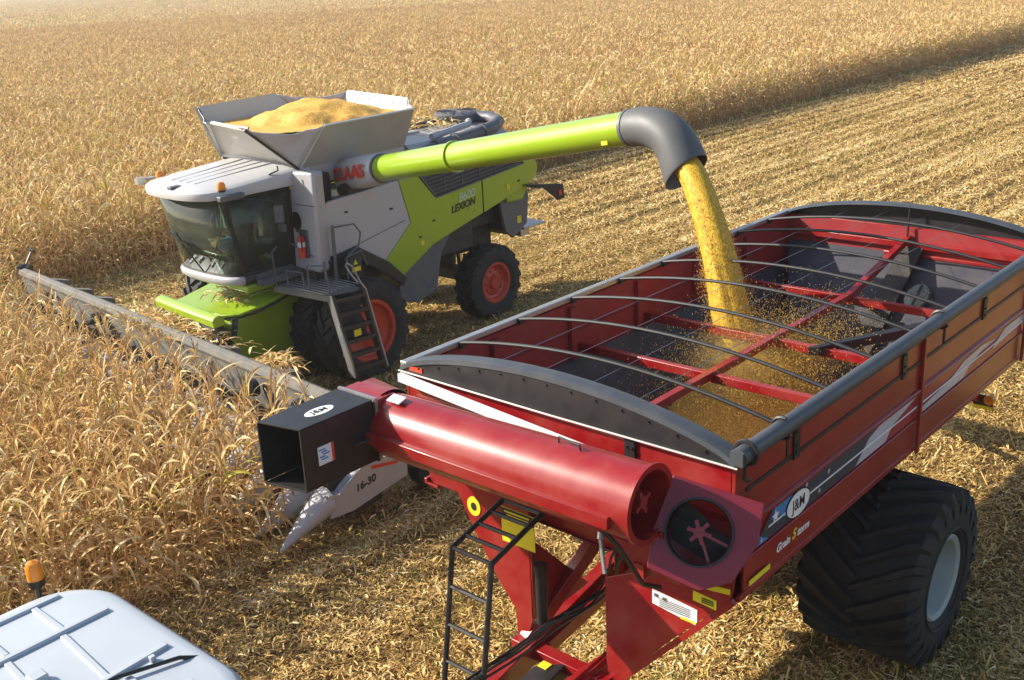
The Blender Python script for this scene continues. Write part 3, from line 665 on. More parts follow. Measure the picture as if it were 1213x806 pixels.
    m=MB(); m.lathe([(.0,ri-.002),(.010*zs,ri+.004),(.018*zs,ri+.002),(.018*zs,ri-.012),(0,ri-.02)],(0,0,0),'z',40,True); m.xf(M); m.build('inlet_ring',BLACK,hs)
    m=MB(); m.lathe([(-.34*zs,ri-.01),(-.34*zs,.005),(-.33*zs,.005),(-.33*zs,ri-.01)],(0,0,0),'z',32,True); m.xf(M); m.build('inlet_back',DARK,hs)
    m=MB(); m.lathe([(-.3*zs,.045),(-.02*zs,.045),(-.02*zs,.005),(-.3*zs,.005)],(0,0,0),'z',14,True)
    for k in range(6):
        a=k*PI/3; m.box((.065*math.cos(a),.065*math.sin(a),-.05*zs),(.06,.03,.05),rz=a)
    for a in (-.15,-1.0): m.beam((0,0,-.08*zs),(ri*math.cos(a),ri*math.sin(a),-.10*zs),.022,.022)
    m.xf(M); m.build('auger_coupling',RED,hs)
    # lower auger tube running down behind the housing
    m=MB(); m.tube([cen-nr*.40,(0.5,-1.1,2.2),(1.5,-.4,1.5)],.29,24); m.build('lower_auger_tube',RED,C)
    # folded unloading auger
    A0=Vector((-.52,-1.40,3.31)); A1=Vector((-.62,1.38,3.34)); rr=.305
    d=(A1-A0).normalized(); L=(A1-A0).length
    m=MB(); Ma=frame(A0,d.cross(Vector((0,0,1))),Vector((0,0,1))); # local z = +-d
    zz=1 if (Ma.to_3x3()@Vector((0,0,1))).dot(d)>0 else -1
    m.lathe([(0,rr+.02),(.03*zz,rr+.02),(.03*zz,rr),(L*zz,rr-.01),(L*zz,rr-.05),(.4*zz,rr-.03),(0,rr-.03)],(0,0,0),'z',56,True); m.xf(Ma); au=m.build('unloading_auger',RED,C,smooth=40)
    m=MB(); m.lathe([(.45*zz,.05),(.06*zz,.05),(.06*zz,.005),(.45*zz,.005)],(0,0,0),'z',12,True)
    for k in range(4): a=k*PI/2+.4; m.box((.07*math.cos(a),.07*math.sin(a),.09*zz),(.07,.035,.05),rz=a)
    m.beam((0,0,.12*zz),(.0,rr-.04,.12*zz),.02,.02); m.xf(Ma); m.build('auger_coupling',REDIN,au)
    m=MB(); m.lathe([(.46*zz,rr-.03),(.47*zz,rr-.03),(.47*zz,.01),(.46*zz,.01)],(0,0,0),'z',28,True); m.xf(Ma); m.build('auger_inside',DARK,au)
    # pivot tie between tube and housing, stiffening channel under the tube
    m=MB(); m.beam(A0+Vector((-.29,.16,-.07)),A1+Vector((-.30,-.05,-.03)),.11,.105); m.build('tube_channel',RED,au,bevel=.006)
    m=MB(); m.sheet([A0+Vector((.02,.0,-.28)),A0+Vector((-.16,.45,-.28)),A1+Vector((-.05,-.1,-.30)),A1+Vector((.1,0,-.26))],.02); m.beam(A0+Vector((0,.2,-.33)),A1+Vector((0,-.2,-.32)),.10,.06); m.build('tube_saddle',RED,au)
    m=MB(); q=A0+Vector((-.05,.62,.285)); m.tube([q,q+Vector((-.02,0,.07)),q+Vector((0,.22,.075)),q+Vector((.02,.24,.0))],.009,6); m.build('lifting_handle',BLACK,au)
    m=MB(); q=A1+Vector((-.085,-.20,.288)); m.box(q,(.10,.16,.01),ry=-.3); m.build('white_patch',WST,au)
    m=MB(); m.sheet([(-.42,-1.30,3.02),(-.42,-1.44,3.05),(-.22,-1.50,2.52),(-.25,-1.05,2.50),(-.40,-.85,2.95)],.03); m.build('hinge_plate',RED,C,bevel=.004)
    # elbow and rectangular black discharge spout pointing forward
    m=MB(); 
    ring=[A1+Vector((rr*.97*math.cos(t),0,rr*.97*math.sin(t))) for t in np.linspace(0,2*PI,28,endpoint=False)]
    sq=[]
    for t in np.linspace(0,2*PI,28,endpoint=False):
        c_,s_=math.cos(t),math.sin(t); k=1/max(abs(c_),abs(s_)); sq.append(Vector((-.62+ .24*c_*k,1.80,3.34+.27*s_*k)))
    vs=ring+sq; fs=[(i,(i+1)%28,28+(i+1)%28,28+i) for i in range(28)]+[tuple(range(28,56))]; m.add(vs,fs); m.build('auger_elbow',RED,C,smooth=30)
    m=MB(); m.box((-.72,1.58,3.34),(.28,.50,.55)); m.build('elbow_box',RED,C,bevel=.008)
    x0,x1=-.86,-1.66; ya,yb_=1.33,1.80; za,zb=3.05,3.62; th=.018
    m=MB()
    m.add([(x0,ya,zb),(x0,yb_,zb),(x1-.10,yb_-.02,zb),(x1,ya,zb),(x0,ya,zb+th),(x0,yb_,zb+th),(x1-.10,yb_-.02,zb+th),(x1,ya,zb+th)],[(0,1,2,3),(7,6,5,4),(0,4,5,1),(1,5,6,2),(2,6,7,3),(3,7,4,0)])
    m.add([(x0,ya,za+.0),(x0,yb_,za),(x1-.10,yb_-.02,za),(x1,ya,za),(x0,ya,za+th),(x0,yb_,za+th),(x1-.10,yb_-.02,za+th),(x1,ya,za+th)],[(0,1,2,3),(7,6,5,4),(0,4,5,1),(1,5,6,2),(2,6,7,3),(3,7,4,0)])
    for y,e in ((ya,0),(yb_,.10)):
        m.add([(x0,y,za+.02),(x1-e,y,za+.02),(x1-e,y,zb-.002),(x0,y,zb-.002),(x0,y+(.02 if y==ya else -.02),za+.02),(x1-e,y+(.02 if y==ya else -.02),za+.02),(x1-e,y+(.02 if y==ya else -.02),zb-.002),(x0,y+(.02 if y==ya else -.02),zb-.002)],[(0,1,2,3),(7,6,5,4),(0,4,5,1),(1,5,6,2),(2,6,7,3),(3,7,4,0)])
    m.box((x0+.01,(ya+yb_)/2,3.33),(.02,.5,.58)); sp=m.build('discharge_spout',BLACK,C,smooth=0,bevel=.003)
    m=MB(); m.box((x0+.03,(ya+yb_)/2,zb+.012),(.03,.5,.03)); m.box((x0+.03,ya-.012,3.34),(.03,.02,.58)); m.build('spout_flange',STEEL,sp)
    m=MB(); m.tube([(-.70,1.27,3.32),(-1.0,1.29,3.31)],.022,8); m.tube([(-.98,1.29,3.31),(-1.14,1.30,3.31)],.012,8); m.build('spout_cylinder',BLACK,C)
    m=MB(); m.prism(ellipse(-1.30,1.52,.15,.075,26),'z',zb+th,zb+th+.003); m.build('logo_badge',WST,sp)
    text('J&M','logo_lettering',.10,TXK,sp,frame((-1.30,1.52,zb+th+.004),(.97,-.1,0),(0.1,1,0)),.001,.002)
    m=MB(); m.box((-1.42,ya-.004,3.33),(.17,.005,.17)); m.build('white_sticker',WST,sp)
    m=MB(); m.box((-1.347,ya-.008,3.33),(.025,.005,.17)); m.build('sticker_edge',TXR,sp)
    m=MB(); [m.box((-1.44+.02*((k%3)-1),ya-.008,3.385-.022*k),(.07-.01*(k%2),.005,.011)) for k in range(5)]; m.build('sticker_print',BLUE,sp)
    # diagonal white tarp arm on the front wall
    m=MB(); m.beam((-.10,1.80,3.51),(-.16,-.75,3.36),.05,.085); m.build('tarp_arm',WST,C,bevel=.005)
    m=MB(); m.beam((-.05,1.80,3.47),(-.05,-1.0,3.26),.02,.05); m.build('arm_guide',BLACK,C)
    m=MB(); m.beam((-.03,1.72,3.22),(-.03,-1.75,3.22),.03,.16); m.build('front_header_rail',RED,C)
    # front leg plates
    m=MB(); pl=[(1.24,2.85),(1.21,2.53),(.98,2.12),(.68,1.65),(.48,1.41),(.47,1.05),(.37,1.05),(.26,1.4),(.24,2.27),(.30,2.85)]
    m.prism(pl,'x',-.05,-.02); m.sheet([(-.05,.26,2.25),(-.05,.26,1.38),(.15,.26,1.32),(.80,.26,1.36)],.02); m.build('front_leg_plate',RED,C,bevel=.004)
    m=MB(); m.box((-.055,.395,2.30),(.006,.40,.36)); wl=m.build('yellow_warning_decal',YEL,C)
    m=MB(); m.box((-.060,.395,2.425),(.005,.40,.10)); m.build('decal_header',TXK,wl)
    m=MB(); [m.box((-.064,.40-.01*k,2.445-.035*k),(.004,.30-.04*k,.016)) for k in range(2)]; [m.box((-.060,.41+.01*k,2.34-.04*k),(.004,.30-.05*k,.008)) for k in range(4)]; m.build('decal_print',YEL,wl)
    m=MB(); m.prism(ellipse(.95,2.36,.085,.10,24),'x',-.057,-.051); rd=m.build('round_decal',YEL,C)
    m=MB(); m.prism(ellipse(.95,2.36,.034,.042,20),'x',-.061,-.057); m.build('round_decal_print',TXK,rd)
    m=MB(); m.prism([(-.56,2.12),(-1.45,2.58),(-2.02+.18,2.62),(-1.80,2.36),(-1.2,1.72),(-.62,1.02),(-.56,1.25)],'x',-.01,.02); m.box((.05,-.575,1.65),(.11,.02,1.0)); m.build('front_leg_plate',RED,C,bevel=.004)
    m=MB(); m.beam((.0,-1.83,2.36),(.0,-.62,1.02),.05,.035,(1,0,0)); m.build('leg_plate_flange',RED,C)
    m=MB(); m.sheet([(-.014,-1.06,2.20),(-.014,-1.06,2.06),(-.014,-1.50,2.01),(-.014,-1.50,2.16)],.004) ; ws=m.build('white_warning_label',WST,C)
    m=MB(); [m.box((-.020,-1.10-.06*k,2.155-.005*k),(.004,.032,.03)) for k in (0,1.4)]; [m.box((-.020,-1.28,2.14-.018*k),(.004,.30,.005)) for k in range(5)]; m.build('label_print',GREYP,ws)
    m=MB(); m.box((-.020,-1.42,2.035),(.004,.15,.02)); m.build('label_strip',YEL,ws)
    m=MB(); m.sheet([(-.016,-1.46,2.335),(-.016,-1.46,2.245),(-.016,-1.68,2.23),(-.016,-1.68,2.32)],.004); ys_=m.build('yellow_label',YEL,C)
    m=MB(); [m.box((-.022,-1.60,2.30-.018*k),(.004,.11,.008)) for k in range(3)]; m.build('label_print',TXK,ys_)
    m=MB(); m.sheet([(-.016,-1.50,2.43),(-.016,-1.50,2.38),(-.016,-1.80,2.42),(-.016,-1.80,2.47)],.004); m.build('reflector_strip',YEL,C)
    m=MB(); m.box((.42,-HW-.0,2.40),(.34,.006,.05)); m.build('reflector_strip',YEL,C)
    m=MB(); m.prism(ellipse(-1.60,2.50,.03,.035,14),'x',-.05,-.04); m.build('round_reflector',YEL,C)
    # tongue frame
    m=MB(); m.beam((2.5,.55,1.25),(-2.6,.06,.82),.14,.24); m.beam((2.5,-.75,1.2),(-2.6,-.06,.82),.14,.24); m.box((-2.85,0,.82),(.6,.2,.16)); m.beam((-.05,.50,1.05),(-.05,-.62,1.05),.14,.12); m.beam((-.9,.26,.98),(-.9,-.28,.98),.10,.12)
    m.beam((-.05,.36,1.12),(.75,.10,1.95),.13,.13); m.beam((.1,.30,1.0),(1.9,.3,1.25),.2,.15); m.beam((1.9,-.9,1.3),(1.9,.9,1.3),.18,.2); m.beam((.3,-.6,1.25),(1.6,.5,1.35),.10,.10); m.build('tongue',RED,C,bevel=.008)
    m=MB(); m.prism([(-1.3,-.02),(-.30,.06),(-.08,-.16),(-1.1,-.30)],'z',.86,1.10); m.build('valve_box',BLACK,C,bevel=.012)
    m=MB(); m.box((-.24,-.02,1.106),(.09,.10,.01)); m.build('yellow_tag',YEL,C)
    m=MB(); m.tube([(-.08,.12,1.42),(-.08,.12,2.0)],.055,12); m.tube([(-.08,.12,1.98),(-.08,.12,2.04)],.065,12); m.build('document_tube',BLACK,C)
    # hoses
    for k in range(5):
        o_=rng.uniform(-.05,.05,3); m=MB(); pts=[(-2.3,.25,1.3),(-1.1,.06,1.42),(-.55,.02,1.44),(-.1,0,1.46),(.28,-.05,1.48),(.42,-.20,1.62),(.30,-.40,1.95),(-.1,-.75,2.45),(-.25,-1.0,2.72)]
        P=[Vector(p)+Vector(o_)*(1.0 if 0<i<8 else .5)+Vector(rng.normal(0,.012,3)) for i,p in enumerate(pts)]
        Q=[]
        for i in range(len(P)-1):
            p0=P[max(i-1,0)];p1=P[i];p2=P[i+1];p3=P[min(i+2,len(P)-1)]
            for t in np.linspace(0,1,6,endpoint=False): Q.append(.5*((2*p1)+(p2-p0)*t+(2*p0-5*p1+4*p2-p3)*t*t+(3*p1-p0-3*p2+p3)*t**3))
        Q.append(P[-1]); m.tube(Q,.0125,7); m.build('hydraulic_hose',BLACK,C)
    m=MB(); m.tube([(-.34,-.80,2.98),(-.45,-.86,2.80)],.03,10); m.tube([(-.45,-.86,2.80),(-.52,-.95,2.55)],.018,8); m.box((-.32,-.82,3.0),(.09,.12,.10)); m.build('fold_cylinder',STEEL,C)
    m=MB(); m.tube([(-.74,-.96,3.18),(-.62,-1.16,2.92),(-.40,-1.24,2.50),(-.25,-1.30,2.42)],.02,8); m.build('fold_cylinder',BLACK,C)
    m=MB(); m.box((-.30,-1.15,2.56),(.08,.10,.12)); m.tube([(-.36,-1.1,2.62),(-.40,-1.02,2.72),(-.34,-.96,2.66)],.008,5); m.build('hinge_pin',RED,C)
    # ladder
    m=MB(); yL,yR=.46,.0
    top=(-.17,2.63);kn=(-.84,2.45);bo=(-1.10,.95)
    for y in (yL,yR):
        m.tube([(top[0],y,top[1]),(kn[0],y,kn[1]),(bo[0],y,bo[1])],.026,8)
    for t in (0,.25,.5,.75): m.tube([(lerp(top[0],kn[0],t),yL,lerp(top[1],kn[1],t)),(lerp(top[0],kn[0],t),yR,lerp(top[1],kn[1],t))],.020,6)
    for t in (0.0,.235,.47,.70,.93): m.tube([(lerp(kn[0],bo[0],t),yL,lerp(kn[1],bo[1],t)),(lerp(kn[0],bo[0],t),yR,lerp(kn[1],bo[1],t))],.020,6)
    m.beam((bo[0]+.02,yR,1.1),(-.5,yR,1.0),.04,.04); m.beam((bo[0]+.02,yL,1.1),(-.5,yL-.2,1.0),.04,.04)
    m.build('ladder',BLACK,C)
    # axle, wheels
    m=MB(); m.box((3.63,0,1.0),(.30,2.6,.28)); m.beam((3.4,-.9,1.1),(3.4,-.9,1.9),.2,.12); m.beam((3.4,.9,1.1),(3.4,.9,1.9),.2,.12); m.beam((3.9,-.9,1.1),(3.9,-.9,1.9),.2,.12); m.beam((3.9,.9,1.1),(3.9,.9,1.9),.2,.12); m.build('axle',DARK,C)
    for y,s in ((-1.635,-1),(1.635,1)):
        make_wheel('wheel',C,(3.63,y,.935),.985,1.27,.44,s,RIMW,nl=23,lug=.085,sweep=.42,dish=.22,lugw=.075)
    # rear light bar
    m=MB(); m.beam((LC-.3,-.9,1.6),(8.35,-.95,1.05),.08,.08); m.beam((LC-.3,.9,1.6),(8.35,.95,1.05),.08,.08); m.beam((8.35,-1.0,1.05),(8.35,1.0,1.05),.07,.07); m.build('light_bar',RED,C)
    for y in (-1.02,1.02):
        m=MB(); m.box((8.30,y,1.06),(.05,.27,.20)); pn=m.build('lamp_panel',BLACK,C,bevel=.008)
        m=MB(); m.box((8.272,y,.985),(.01,.27,.05)); m.build('reflector',YEL,pn)
        m=MB(); m.lathe([(-.05,.01),(-.05,.07),(.03,.075),(.03,.01)],(8.24,y-.10,1.13),'x',18,True); m.build('lamp',AMBER,pn)
build_cart()
# grain lying in the cart
def heap(name,inside,zf,x0,x1,y0,y1,st,label,mat=GRAIN):
    xs=np.arange(x0,x1,st);ys=np.arange(y0,y1,st); idx={};v=[];f=[]
    for i,x in enumerate(xs):
        for j,y in enumerate(ys):
            idx[i,j]=len(v); v.append((x,y,zf(x,y)))
    for i in range(len(xs)-1):
        for j in range(len(ys)-1):
            if inside((xs[i]+xs[i+1])/2,(ys[j]+ys[j+1])/2): f.append((idx[i,j],idx[i+1,j],idx[i+1,j+1],idx[i,j+1]))
    me=bpy.data.meshes.new(name); me.from_pydata(v,[],f); bm=bmesh.new(); bm.from_mesh(me); bmesh.ops.delete(bm,geom=[q for q in bm.verts if not q.link_faces],context='VERTS'); bm.to_mesh(me); bm.free()
    me.materials.append(mat); me.shade_smooth(); o=bpy.data.objects.new(name,me); COL.objects.link(o); return o
from mathutils import noise
def nz(x,y,s,a): return noise.noise(Vector((x*s,y*s,3.1)))*a
def floorz(x,y):
    return max(1.5,1.5+1.4*(abs(y)-.35)/(1.76-.35),1.5+1.4*(1.7-x)/1.64,1.5+1.72*(x-5.0)/2.7)
def gz(x,y): return max(2.55-.42*math.hypot(x-4.05,y-.4),1.93-.06*abs(x-2.5)-.1*abs(y))+nz(x,y,3,.05)+nz(x,y,11,.02)
gh=heap('grain_heap',lambda x,y:gz(x,y)>floorz(x,y)-.04,gz,.3,7.0,-1.7,1.7,.05,'')
tag(gh,'low heap of shelled corn in the bottom of the red cart','grain heap')
# ================= TRACTOR =================
def build_tractor():
    T=empty('tractor',(-5.0,0,0),'white roofed tractor in the near left corner with a black cable across its roof','tractor')
    ox=-5.0
    # roof slab with rounded corners and pressed ribs
    zr=3.40
    def rr(hx,hy,r,cx,cy,n=7):
        P=[]
        for sx,sy,a0 in ((1,1,0),(-1,1,PI/2),(-1,-1,PI),(1,-1,3*PI/2)):
            for k in range(n+1): a=a0+PI/2*k/n; P.append((cx+sx*(hx-r)+r*math.cos(a),cy+sy*(hy-r)+r*math.sin(a)))
        return P
    m=MB(); lv=[(0,-.15,1.02),(0,-.03,1.035),(0,0,1.0),(0,.0,.93)]
    hx,hy=1.05,1.06; N=32; rings=[]
    for sc,dz in ((.97,-.20),(1.0,-.10),(.99,-.03),(.955,0),(.90,.012)):
        rings.append([(p*1.0,q*1.0,zr+dz) for p,q in rr(hx*sc,hy*sc,.42*sc,.22,0)])
    k=len(rings[0]); vs=sum(rings,[]); fs=[(i*k+j,i*k+(j+1)%k,(i+1)*k+(j+1)%k,(i+1)*k+j) for i in range(len(rings)-1) for j in range(k)]+[tuple(range((len(rings)-1)*k,len(rings)*k))]
    m.add(vs,fs); rf=m.build('cab_roof',TRW,T,smooth=50)
    def rib(name,a,b,w=.05,h=.022):
        m=MB(); m.beam((a[0],a[1],zr+.012),(b[0],b[1],zr+.012),w,h*2); m.build(name,TRW,rf,bevel=.009)
    rib('roof_rib',(-.6,-.30),(1.12,-.18)); rib('roof_rib',(-.6,.45),(1.10,.48)); rib('roof_rib',(-.6,-.80),(1.02,-.62))
    for x in (-.35,.05,.45,.80): rib('roof_rib',(x,.50),(x,.88),.045,.014); rib('roof_rib',(x-.08,-.24),(x-.03,.43),.045,.014); rib('roof_rib',(x-.02,-.74),(x,-.28),.045,.014)
    rib('roof_rib',(-.6,.90),(.98,.90),.05,.018)
    m=MB(); m.box((.45,.10,zr+.04),(.10,.10,.06)); m.build('roof_bracket',TRW,rf,bevel=.01)
    for x,y in ((.98,-.25),(.72,-.42),(.60,-.30),(.86,-.52)): m=MB(); m.box((x,y,zr+.03),(.035,.035,.035)); m.build('roof_clip',TRW,rf,bevel=.005)
    m=MB(); m.tube([(1.30,-.46,zr-.15),(1.25,-.44,zr-.03),(1.08,-.38,zr+.035),(.75,-.27,zr+.045),(.45,-.24,zr+.045),(.1,-.15,zr+.05),(-.5,.05,zr+.05),(-.8,.2,zr+.0)],.013,8); m.build('roof_cable',BLACK,rf)
    # beacon on a stalk off the far rear corner
    m=MB(); m.tube([(.95,.9,3.12),(.97,1.20,3.20),(.99,1.25,3.36)],.018,8); m.lathe([(0,.055),(.05,.06),(.05,.01),(0,.01)],(.99,1.25,3.36),'z',16,True); bs=m.build('beacon_stalk',BLACK,T)
    m=MB(); m.lathe([(0,.055),(.09,.055),(.125,.04),(.14,.005),(0,.005)],(.99,1.25,3.41),'z',20,True); m.build('beacon',AMBER,bs)
    # cab: pillars, glass, seat; hood, chassis, wheels
    m=MB()
    for x,y in ((1.0,.75),(1.0,-.75),(-.55,.8),(-.55,-.8)): m.beam((x,y,1.5),(x*.98,y*1.02,3.25),.07,.07)
    m.beam((1.0,-.75,1.7),(1.0,.75,1.7),.08,.08); m.box((.2,0,1.42),(1.7,1.7,.12)); m.build('cab_frame',BLACK,T)
    for nm,p in (('cab_window',[(1.0,-.72,1.74),(1.0,.72,1.74),(.985,.74,3.2),(.985,-.74,3.2)]),('cab_window',[(-.5,.81,1.5),(.95,.78,1.5),(.95,.78,3.2),(-.5,.82,3.2)]),('cab_window',[(-.5,-.81,1.5),(.95,-.78,1.5),(.95,-.78,3.2),(-.5,-.82,3.2)])):
        m=MB(); m.sheet(p,.008); m.build(nm,GLASS,T,smooth=0)
    m=MB(); m.box((.35,0,1.75),(.5,.5,.16)); m.box((.58,0,2.1),(.14,.5,.6)); m.build('seat',SEATM,T,bevel=.04)
    m=MB(); m.prism([(-.65,1.0),(-.65,1.95),(-2.7,1.75),(-2.95,1.5),(-2.95,1.0)],'y',-.42,.42); m.build('hood',WHITE,T,bevel=.05)
    m=MB(); m.box((-.6,0,.95),(3.6,.55,.35)); m.box((1.1,0,.9),(.6,.3,.3)); m.build('chassis',DARK,T)
    for y,s in ((1.15,1),(-1.15,-1)):
        make_wheel('rear_wheel',T,(.55,y,.92),.95,.55,.50,s,RIMW,nl=20); make_wheel('front_wheel',T,(-2.2,y*.85,.65),.68,.45,.36,s,RIMW,nl=18)
        m=MB(); m.tube([(.55+1.06*math.cos(t),y,.92+1.02*math.sin(t)) for t in np.linspace(.25,2.7,12)],.30,8,flat=.12); m.build('fender',BLACK,T)
build_tractor()
# ================= COMBINE =================
comb=empty('combine_harvester',(5.769,11.325,0),'lime green and pale grey combine harvester with raised grain tank flaps, cutting corn','combine')
def build_combine():
    C=comb
    Yn=-1.65
    Mh=Matrix.Translation((-2.83,0,0))@Matrix.Rotation(-math.atan(.0745),4,'Z')
    # core body (dark inner structure) -------------------------------------------------
    m=MB(); m.box((1.5,0,2.3),(4.2,2.9,1.3)); m.box((.2,0,1.45),(1.4,1.6,.9)); m.box((3.4,0,1.7),(2.6,1.9,.6)); m.box((4.6,0,2.3),(1.5,2.4,.7)); m.build('inner_body',DARK,C,bevel=.02)
    for s in (-1,1):
        y0,y1=(Yn,Yn+.06) if s<0 else (-Yn-.06,-Yn)
        if s<0: a,b=Yn,Yn+.07
        else: a,b=-Yn-.07,-Yn
        white=[(-.58,3.27),(-.25,3.36),(1.44,3.45),(1.68,2.58),(.95,1.98),(.21,2.41),(-.29,2.36),(-.60,2.33)]
        m=MB(); m.prism(white,'y',a,b); wp=m.build('side_panel',WHITE,C,smooth=0,bevel=.018); wp['label']='pale grey front side panel'
        m=MB(); m.beam((-.2,a-.004 if s<0 else b+.004,2.36),(1.55,a-.004 if s<0 else b+.004,2.66),.006,.014); m.build('panel_crease',GREYP,wp)
        green=[(1.45,3.45),(1.95,3.46),(2.41,2.93),(3.75,3.06),(3.75,2.37),(2.25,2.02),(1.37,1.57),(.96,1.98),(1.69,2.58)]
        m=MB(); m.prism(green,'y',a-.006*(s<0),b+.006*(s>0)); g1=m.build('side_panel',LIME,C,smooth=0,bevel=.018); g1['label']='lime green side panel with model number'
        green2=[(3.77,3.06),(5.10,3.20),(5.0,3.34),(5.42,3.28),(5.55,3.05),(5.45,2.83),(5.07,2.68),(3.83,2.38),(3.77,2.37)]
        m=MB(); m.prism(green2,'y',a-.006*(s<0),b+.006*(s>0)); m.build('side_panel',LIME,C,smooth=0,bevel=.018)
        # louvred engine intake
        fr=[(1.99,3.47),(2.42,2.95),(3.75,3.075),(5.08,3.215),(5.0,3.50),(3.5,3.60)]
        m=MB(); m.prism(fr,'y',a+.03 if s<0 else a,b if s<0 else b-.03); lv=m.build('air_intake_grille',DARK,C,smooth=0)
        m=MB()
        for k in range(7):
            z0=3.02+.075*k; x0=2.36-.40*(z0-2.95)/.5; m.beam((x0+.1,a+.02 if s<0 else b-.02,z0),(4.95,a+.02 if s<0 else b-.02,z0+.20),.02,.018)
        for x in (2.7,3.2,3.72,4.2,4.6): m.beam((x,a+.016 if s<0 else b-.016,2.98+.1*(x-2.4)),(x-.02,a+.016 if s<0 else b-.016,3.5),.02,.02,(1,0,0))
        m.build('grille_slats',GREYP,lv)
        m=MB(); m.beam((1.99,a-.012 if s<0 else b+.012,3.47),(2.42,a-.012 if s<0 else b+.012,2.94),.012,.03); m.beam((2.42,a-.012 if s<0 else b+.012,2.94),(5.1,a-.012 if s<0 else b+.012,3.20),.012,.03); m.build('grille_edge',GREYP,lv)
        # lower grey side sheet
        q=(-1.5,-1.44) if s<0 else (1.44,1.5)
        m=MB(); m.prism([(1.40,1.62),(1.8,1.85),(2.95,2.15),(2.60,1.75),(2.42,1.04),(1.85,.88),(1.39,1.03)],'y',*q); m.build('lower_side_sheet',GREYP,C,smooth=0,bevel=.01)
        # fender over the drive wheel
        m=MB(); P=[(-.45,2.30),(.25,2.43),(1.0,1.96),(1.42,1.55),(1.30,1.40),(.88,1.75),(.2,2.2),(-.4,2.1)]; m.prism(P,'y',*((-1.72,-1.2) if s<0 else (1.2,1.72))); m.build('fender',BLACK,C,bevel=.02)
        # rear chopper hood sides
        m=MB(); m.prism([(4.42,2.50),(5.32,2.70),(5.38,2.45),(5.30,1.83),(4.82,1.58),(4.58,1.79)],'y',*((-1.50,-1.42) if s<0 else (1.42,1.50))); m.build('rear_hood_side',GREYP,C,smooth=0,bevel=.015)
    m=MB(); m.box((5.03,-1.508,1.96),(.13,.006,.16)); m.build('yellow_sticker',YEL,C)
    m=MB(); m.box((4.55,-1.662,2.78),(.10,.006,.12)); m.build('yellow_sticker',YEL,C); m=MB(); m.box((1.95,-1.662,2.12),(.09,.006,.10)); m.build('yellow_sticker',YEL,C)
    Mt=lambda x,z,tilt=.11: frame((x,Yn-.016,z),(1,0,tilt),(0,0,1))
    text('8600','model_number',.24,TXW,C,Mt(3.26,2.83),.001,.003,.25); text('LEXION','model_name',.20,TXK,C,Mt(3.15,2.64),.001,.006,.25)
    m=MB(); m.beam((3.76,Yn-.008,3.08),(3.76,Yn-.008,2.36),.01,.012,(1,0,0)); m.build('panel_gap',BLACK,C)
    for x,z in ((1.9,2.25),(2.3,2.5),(4.9,2.85),(.1,3.1),(1.2,2.95)): m=MB(); m.box((x,Yn-.014,z),(.07,.012,.035)); m.build('panel_latch',BLACK,C)
    # rear: hood, chopper, step, lamp arm
    m=MB(); m.prism([(5.42,3.28),(5.55,3.05),(5.45,2.83),(5.10,2.4),(4.6,2.4),(4.4,3.2)],'y',-1.58,1.58); m.build('rear_hood',LIME,C,bevel=.03)
    m=MB(); m.prism([(4.5,2.4),(5.30,2.45),(5.25,1.85),(4.85,1.62),(4.6,1.8)],'y',-1.40,1.40); m.build('straw_chopper',DARK,C,bevel=.02)
    m=MB(); m.box((5.75,-1.0,1.66),(.75,.7,.05)); m.box((5.5,-1.0,1.55),(.3,.5,.16)); m.build('rear_step',STEEL,C,bevel=.01)
    m=MB(); m.sheet([(5.0,-1.66,2.75),(6.0,-1.95,2.62),(6.05,-1.95,2.30),(5.85,-1.92,2.28),(5.7,-1.88,2.42),(5.5,-1.8,2.60),(5.15,-1.7,2.66)],.05); m.build('rear_lamp_arm',BLACK,C,bevel=.008)
    m=MB(); m.box((5.93,-1.965,2.44),(.13,.03,.12)); m.build('rear_lamp',TXR,C)
    # engine deck ------------------------------------------------------------------
    m=MB()
    prof=[(-1.55,3.25),(-1.15,3.78),(-.95,3.93),(0,4.02),(.95,3.93),(1.15,3.78),(1.55,3.25)]
    vs=[];xs=(2.35,3.3,4.4,5.2,5.5)
    for x,f in zip(xs,(.97,.985,1,.985,.93)):
        for y,z in prof: vs.append((x,y*(1 if x<5.4 else .93),3.25+(z-3.25)*((f-.9)*10 if x>5.3 else 1)))
    k=len(prof); m.add(vs,[(i*k+j,i*k+j+1,(i+1)*k+j+1,(i+1)*k+j) for i in range(len(xs)-1) for j in range(k-1)]+[tuple(range(k)),tuple(range((len(xs)-1)*k,len(xs)*k))]); dk=m.build('engine_cover',WHITE,C,smooth=30)
    for x,y,w,l in ((2.9,.35,1.1,.06),(2.9,.1,1.1,.05),(2.95,-.2,1.0,.05)): m=MB(); m.box((x,y,4.015),(w,l,.03)); m.build('cover_rib',FLAP,dk,bevel=.008)
    m=MB(); m.prism([(2.5,.95),(3.3,1.05),(3.5,.75),(2.55,.65)],'z',3.98,4.04); m.build('green_hatch',LIME,dk)
    m=MB(); m.box((4.05,.45,4.06),(.95,.55,.10)); m.build('deck_grille',DARK,dk,bevel=.01)
    m=MB(); m.lathe([(-.12,.02),(-.12,.46),(.06,.50),(.10,.44),(.12,.02)],(4.95,.15,4.12),'z',28,True); 
    for k_ in range(12): a=k_*PI/6; m.beam((4.95+.1*math.cos(a),.15+.1*math.sin(a),4.25),(4.95+.46*math.cos(a),.15+.46*math.sin(a),4.25),.015,.02)
    m.build('rotary_screen',GREYP,dk)
    m=MB(); m.tube([(2.7,-1.12,3.74),(3.3,-1.15,3.84),(4.2,-1.18,3.93),(4.75,-1.15,4.0),(5.12,-.95,4.04),(5.3,-.55,4.08),(5.2,-.15,4.1)],.135,14); 
